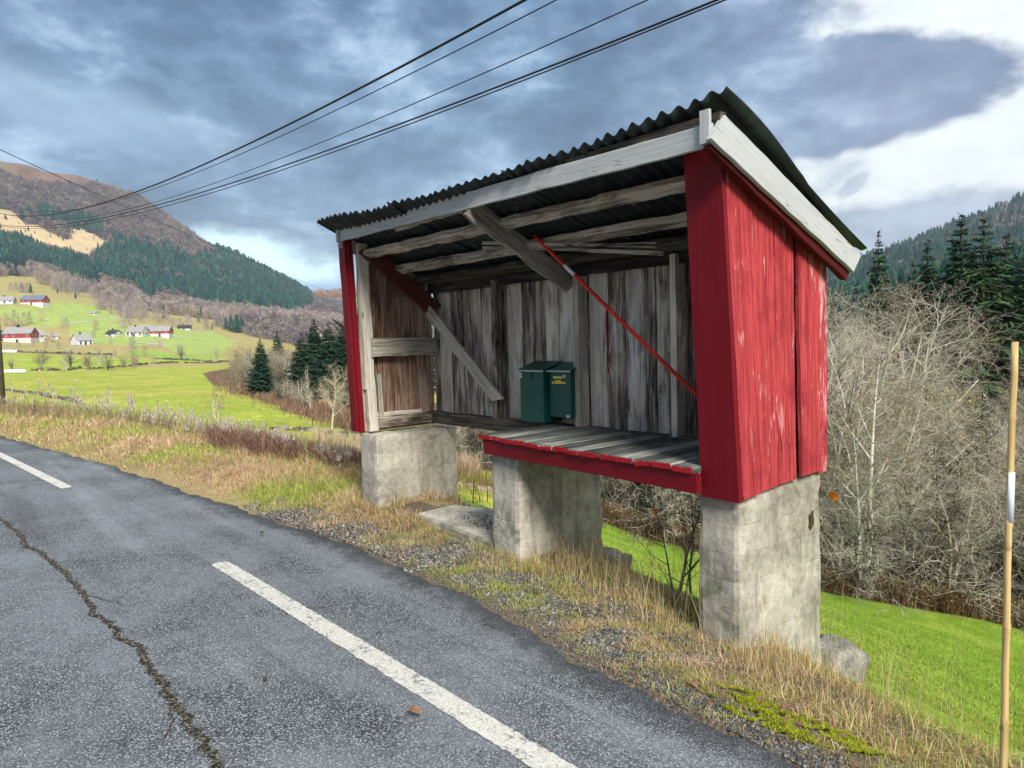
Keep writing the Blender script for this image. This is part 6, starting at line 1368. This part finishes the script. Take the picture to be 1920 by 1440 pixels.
r_ = np.random.RandomState(64); P = np.column_stack([r_.uniform(-5.5, -4.3, 900), r_.uniform(3.55, 4.1, 900)]); P = np.column_stack([P, np.full(900, .112)]); stones('gravel', P[r_.rand(900) < np.interp(P[:, 1], [3.55, 4.1], [.95, .05])], .008, 65, 'grit scattered on the pale slab', GC)
P = samp(700, -6, -1.3, -2.4, -.05, 66); P[:, 2] = .035; stones('grit', P, .0028, 66, 'tiny loose stones on the asphalt', GC)

# fallen leaves, pebbles on the road
def leaf(name, p, s, m_, label, rz, group=None, cat='leaf', tilt=0.3):
    n = 9; V = [(0, 0, 0)]
    for i in range(n + 1):
        t = i / n; w_ = math.sin(t * math.pi) ** .7 * .34 * (1 + .12 * math.sin(t * 25)); V += [(t - .5, -w_, .10 * math.sin(t * 3) + .12 * w_), (t - .5, 0, .10 * math.sin(t * 3)), (t - .5, w_, .10 * math.sin(t * 3) + .16 * w_)]
    V = V[1:]; Q = [(i * 3 + j, (i + 1) * 3 + j, (i + 1) * 3 + j + 1, i * 3 + j + 1) for i in range(n) for j in range(2)]
    me = npmesh(name, np.array(V) * s, [np.array(Q)], M[m_]); me.transform(Matrix.Rotation(tilt, 4, 'Y')); return tag(link(name, me, None, tuple(p), rz), label, cat, group)
p = onz(777, 1333, .045); leaf('fallen_leaf', p, .07, 'brownleaf', 'curled brown leaf lying alone on the asphalt', .5)
r = random.Random(71)
for i in range(46):
    x = r.uniform(-2.6, -.55); s_ = r.uniform(.05, .6); y = float(yE(x)) + s_; leaf('fallen_leaf', (x, y, H(x, y) + .02), r.uniform(.022, .045), 'brownleaf', 'small brown dead leaf caught in the verge grass near the pier', r.uniform(0, 6), 'dead leaves in the verge', tilt=r.uniform(-.4, .5))
rock('pebble', tuple(onz(497, 1272, .04)), (.014, .013, .011), 7, 'single black pebble on the asphalt left of the long dash', 'pebble', None, 'ink', 2)
rock('pebble', tuple(onz(491, 998, .045)), (.02, .018, .012), 9, 'black pebble far up the lane near the road edge', 'pebble', None, 'ink', 2)

# bare saplings between the piers
def sapling(px, py, z, hh, seed, label, leaves=0, **kw):
    p = onz(px, py, z); S = grow(seed, hh, nchild=(7, 4, 2), levels=3, minr=.0018, trunk_r=.011, start=.15, up=.5, **kw); V, Q = segs_mesh('s', S, None, 5)
    root = empty('bare_sapling', (p[0], p[1], H(p[0], p[1]))); link('branches', npmesh('branches', V, [Q], M['twig_brown'], None, True), root); tag(root, label, 'sapling', 'bare saplings by the piers')
    e = np.array(S)[-1]
    for i in range(leaves):
        e = np.array(S)[random.Random(seed + i).randrange(len(S))]; n = leaf('leaf', (e[3], e[4], e[5] - .03), .07, 'orangeleaf', None, i * 2.0, None, None, 1.2); n.parent = root
sapling(1283, 1160, -.18, 1.15, 3, 'bare sapling with one orange leaf against the near pier', 1, trunks=2, lean=.1, crook=.2)
sapling(1262, 1165, -.18, 1.25, 8, 'spindly sapling leaning left between middle and near pier', 1, trunks=1, lean=.35, crook=.22)
sapling(1300, 1170, -.2, .9, 11, 'thin dark stem rising right beside the near pier', 0, trunks=1, lean=.05)
leaf('fallen_leaf', tuple(ony(1107, 1013, 4.0) + np.array([.06, 0, 0])), .06, 'orangeleaf', 'orange leaf hanging in front of the middle pier', .4, tilt=1.2)
leaf('hanging_leaf', tuple(onx(1556, 933, -2.03) + np.array([0, .04, 0])), .085, 'orangeleaf', 'bright orange leaf sticking out behind the near pier', 1.7, tilt=1.0)

# ------------------------------------------------------------------ haze
def haze():
    lo, hi = (-2950, -2950, -60), (2950, 2950, 470); mb = MB(1); c = np.array([(lo[i & 1 and 0], 0, 0) for i in range(1)])
    V = [(x, y, z) for z in (lo[2], hi[2]) for y in (lo[1], hi[1]) for x in (lo[0], hi[0])]; Q = [(0, 2, 3, 1), (4, 5, 7, 6), (0, 1, 5, 4), (2, 6, 7, 3), (0, 4, 6, 2), (1, 3, 7, 5)]
    m = bpy.data.materials.new('valley_haze'); m.use_nodes = True; T = NT(m.node_tree); T.n.remove(T.n['Principled BSDF'])
    v = T.new('ShaderNodeVolumePrincipled'); v.inputs['Color'].default_value = (.72, .84, 1, 1); v.inputs['Density'].default_value = HAZE; T.l.new(v.outputs[0], T.n['Material Output'].inputs['Volume'])
    me = npmesh('haze', V, [np.array(Q)], m); tag(link('haze', me), 'thin bluish valley haze', 'haze', None, 'stuff')
HAZE = 0.00013
haze()
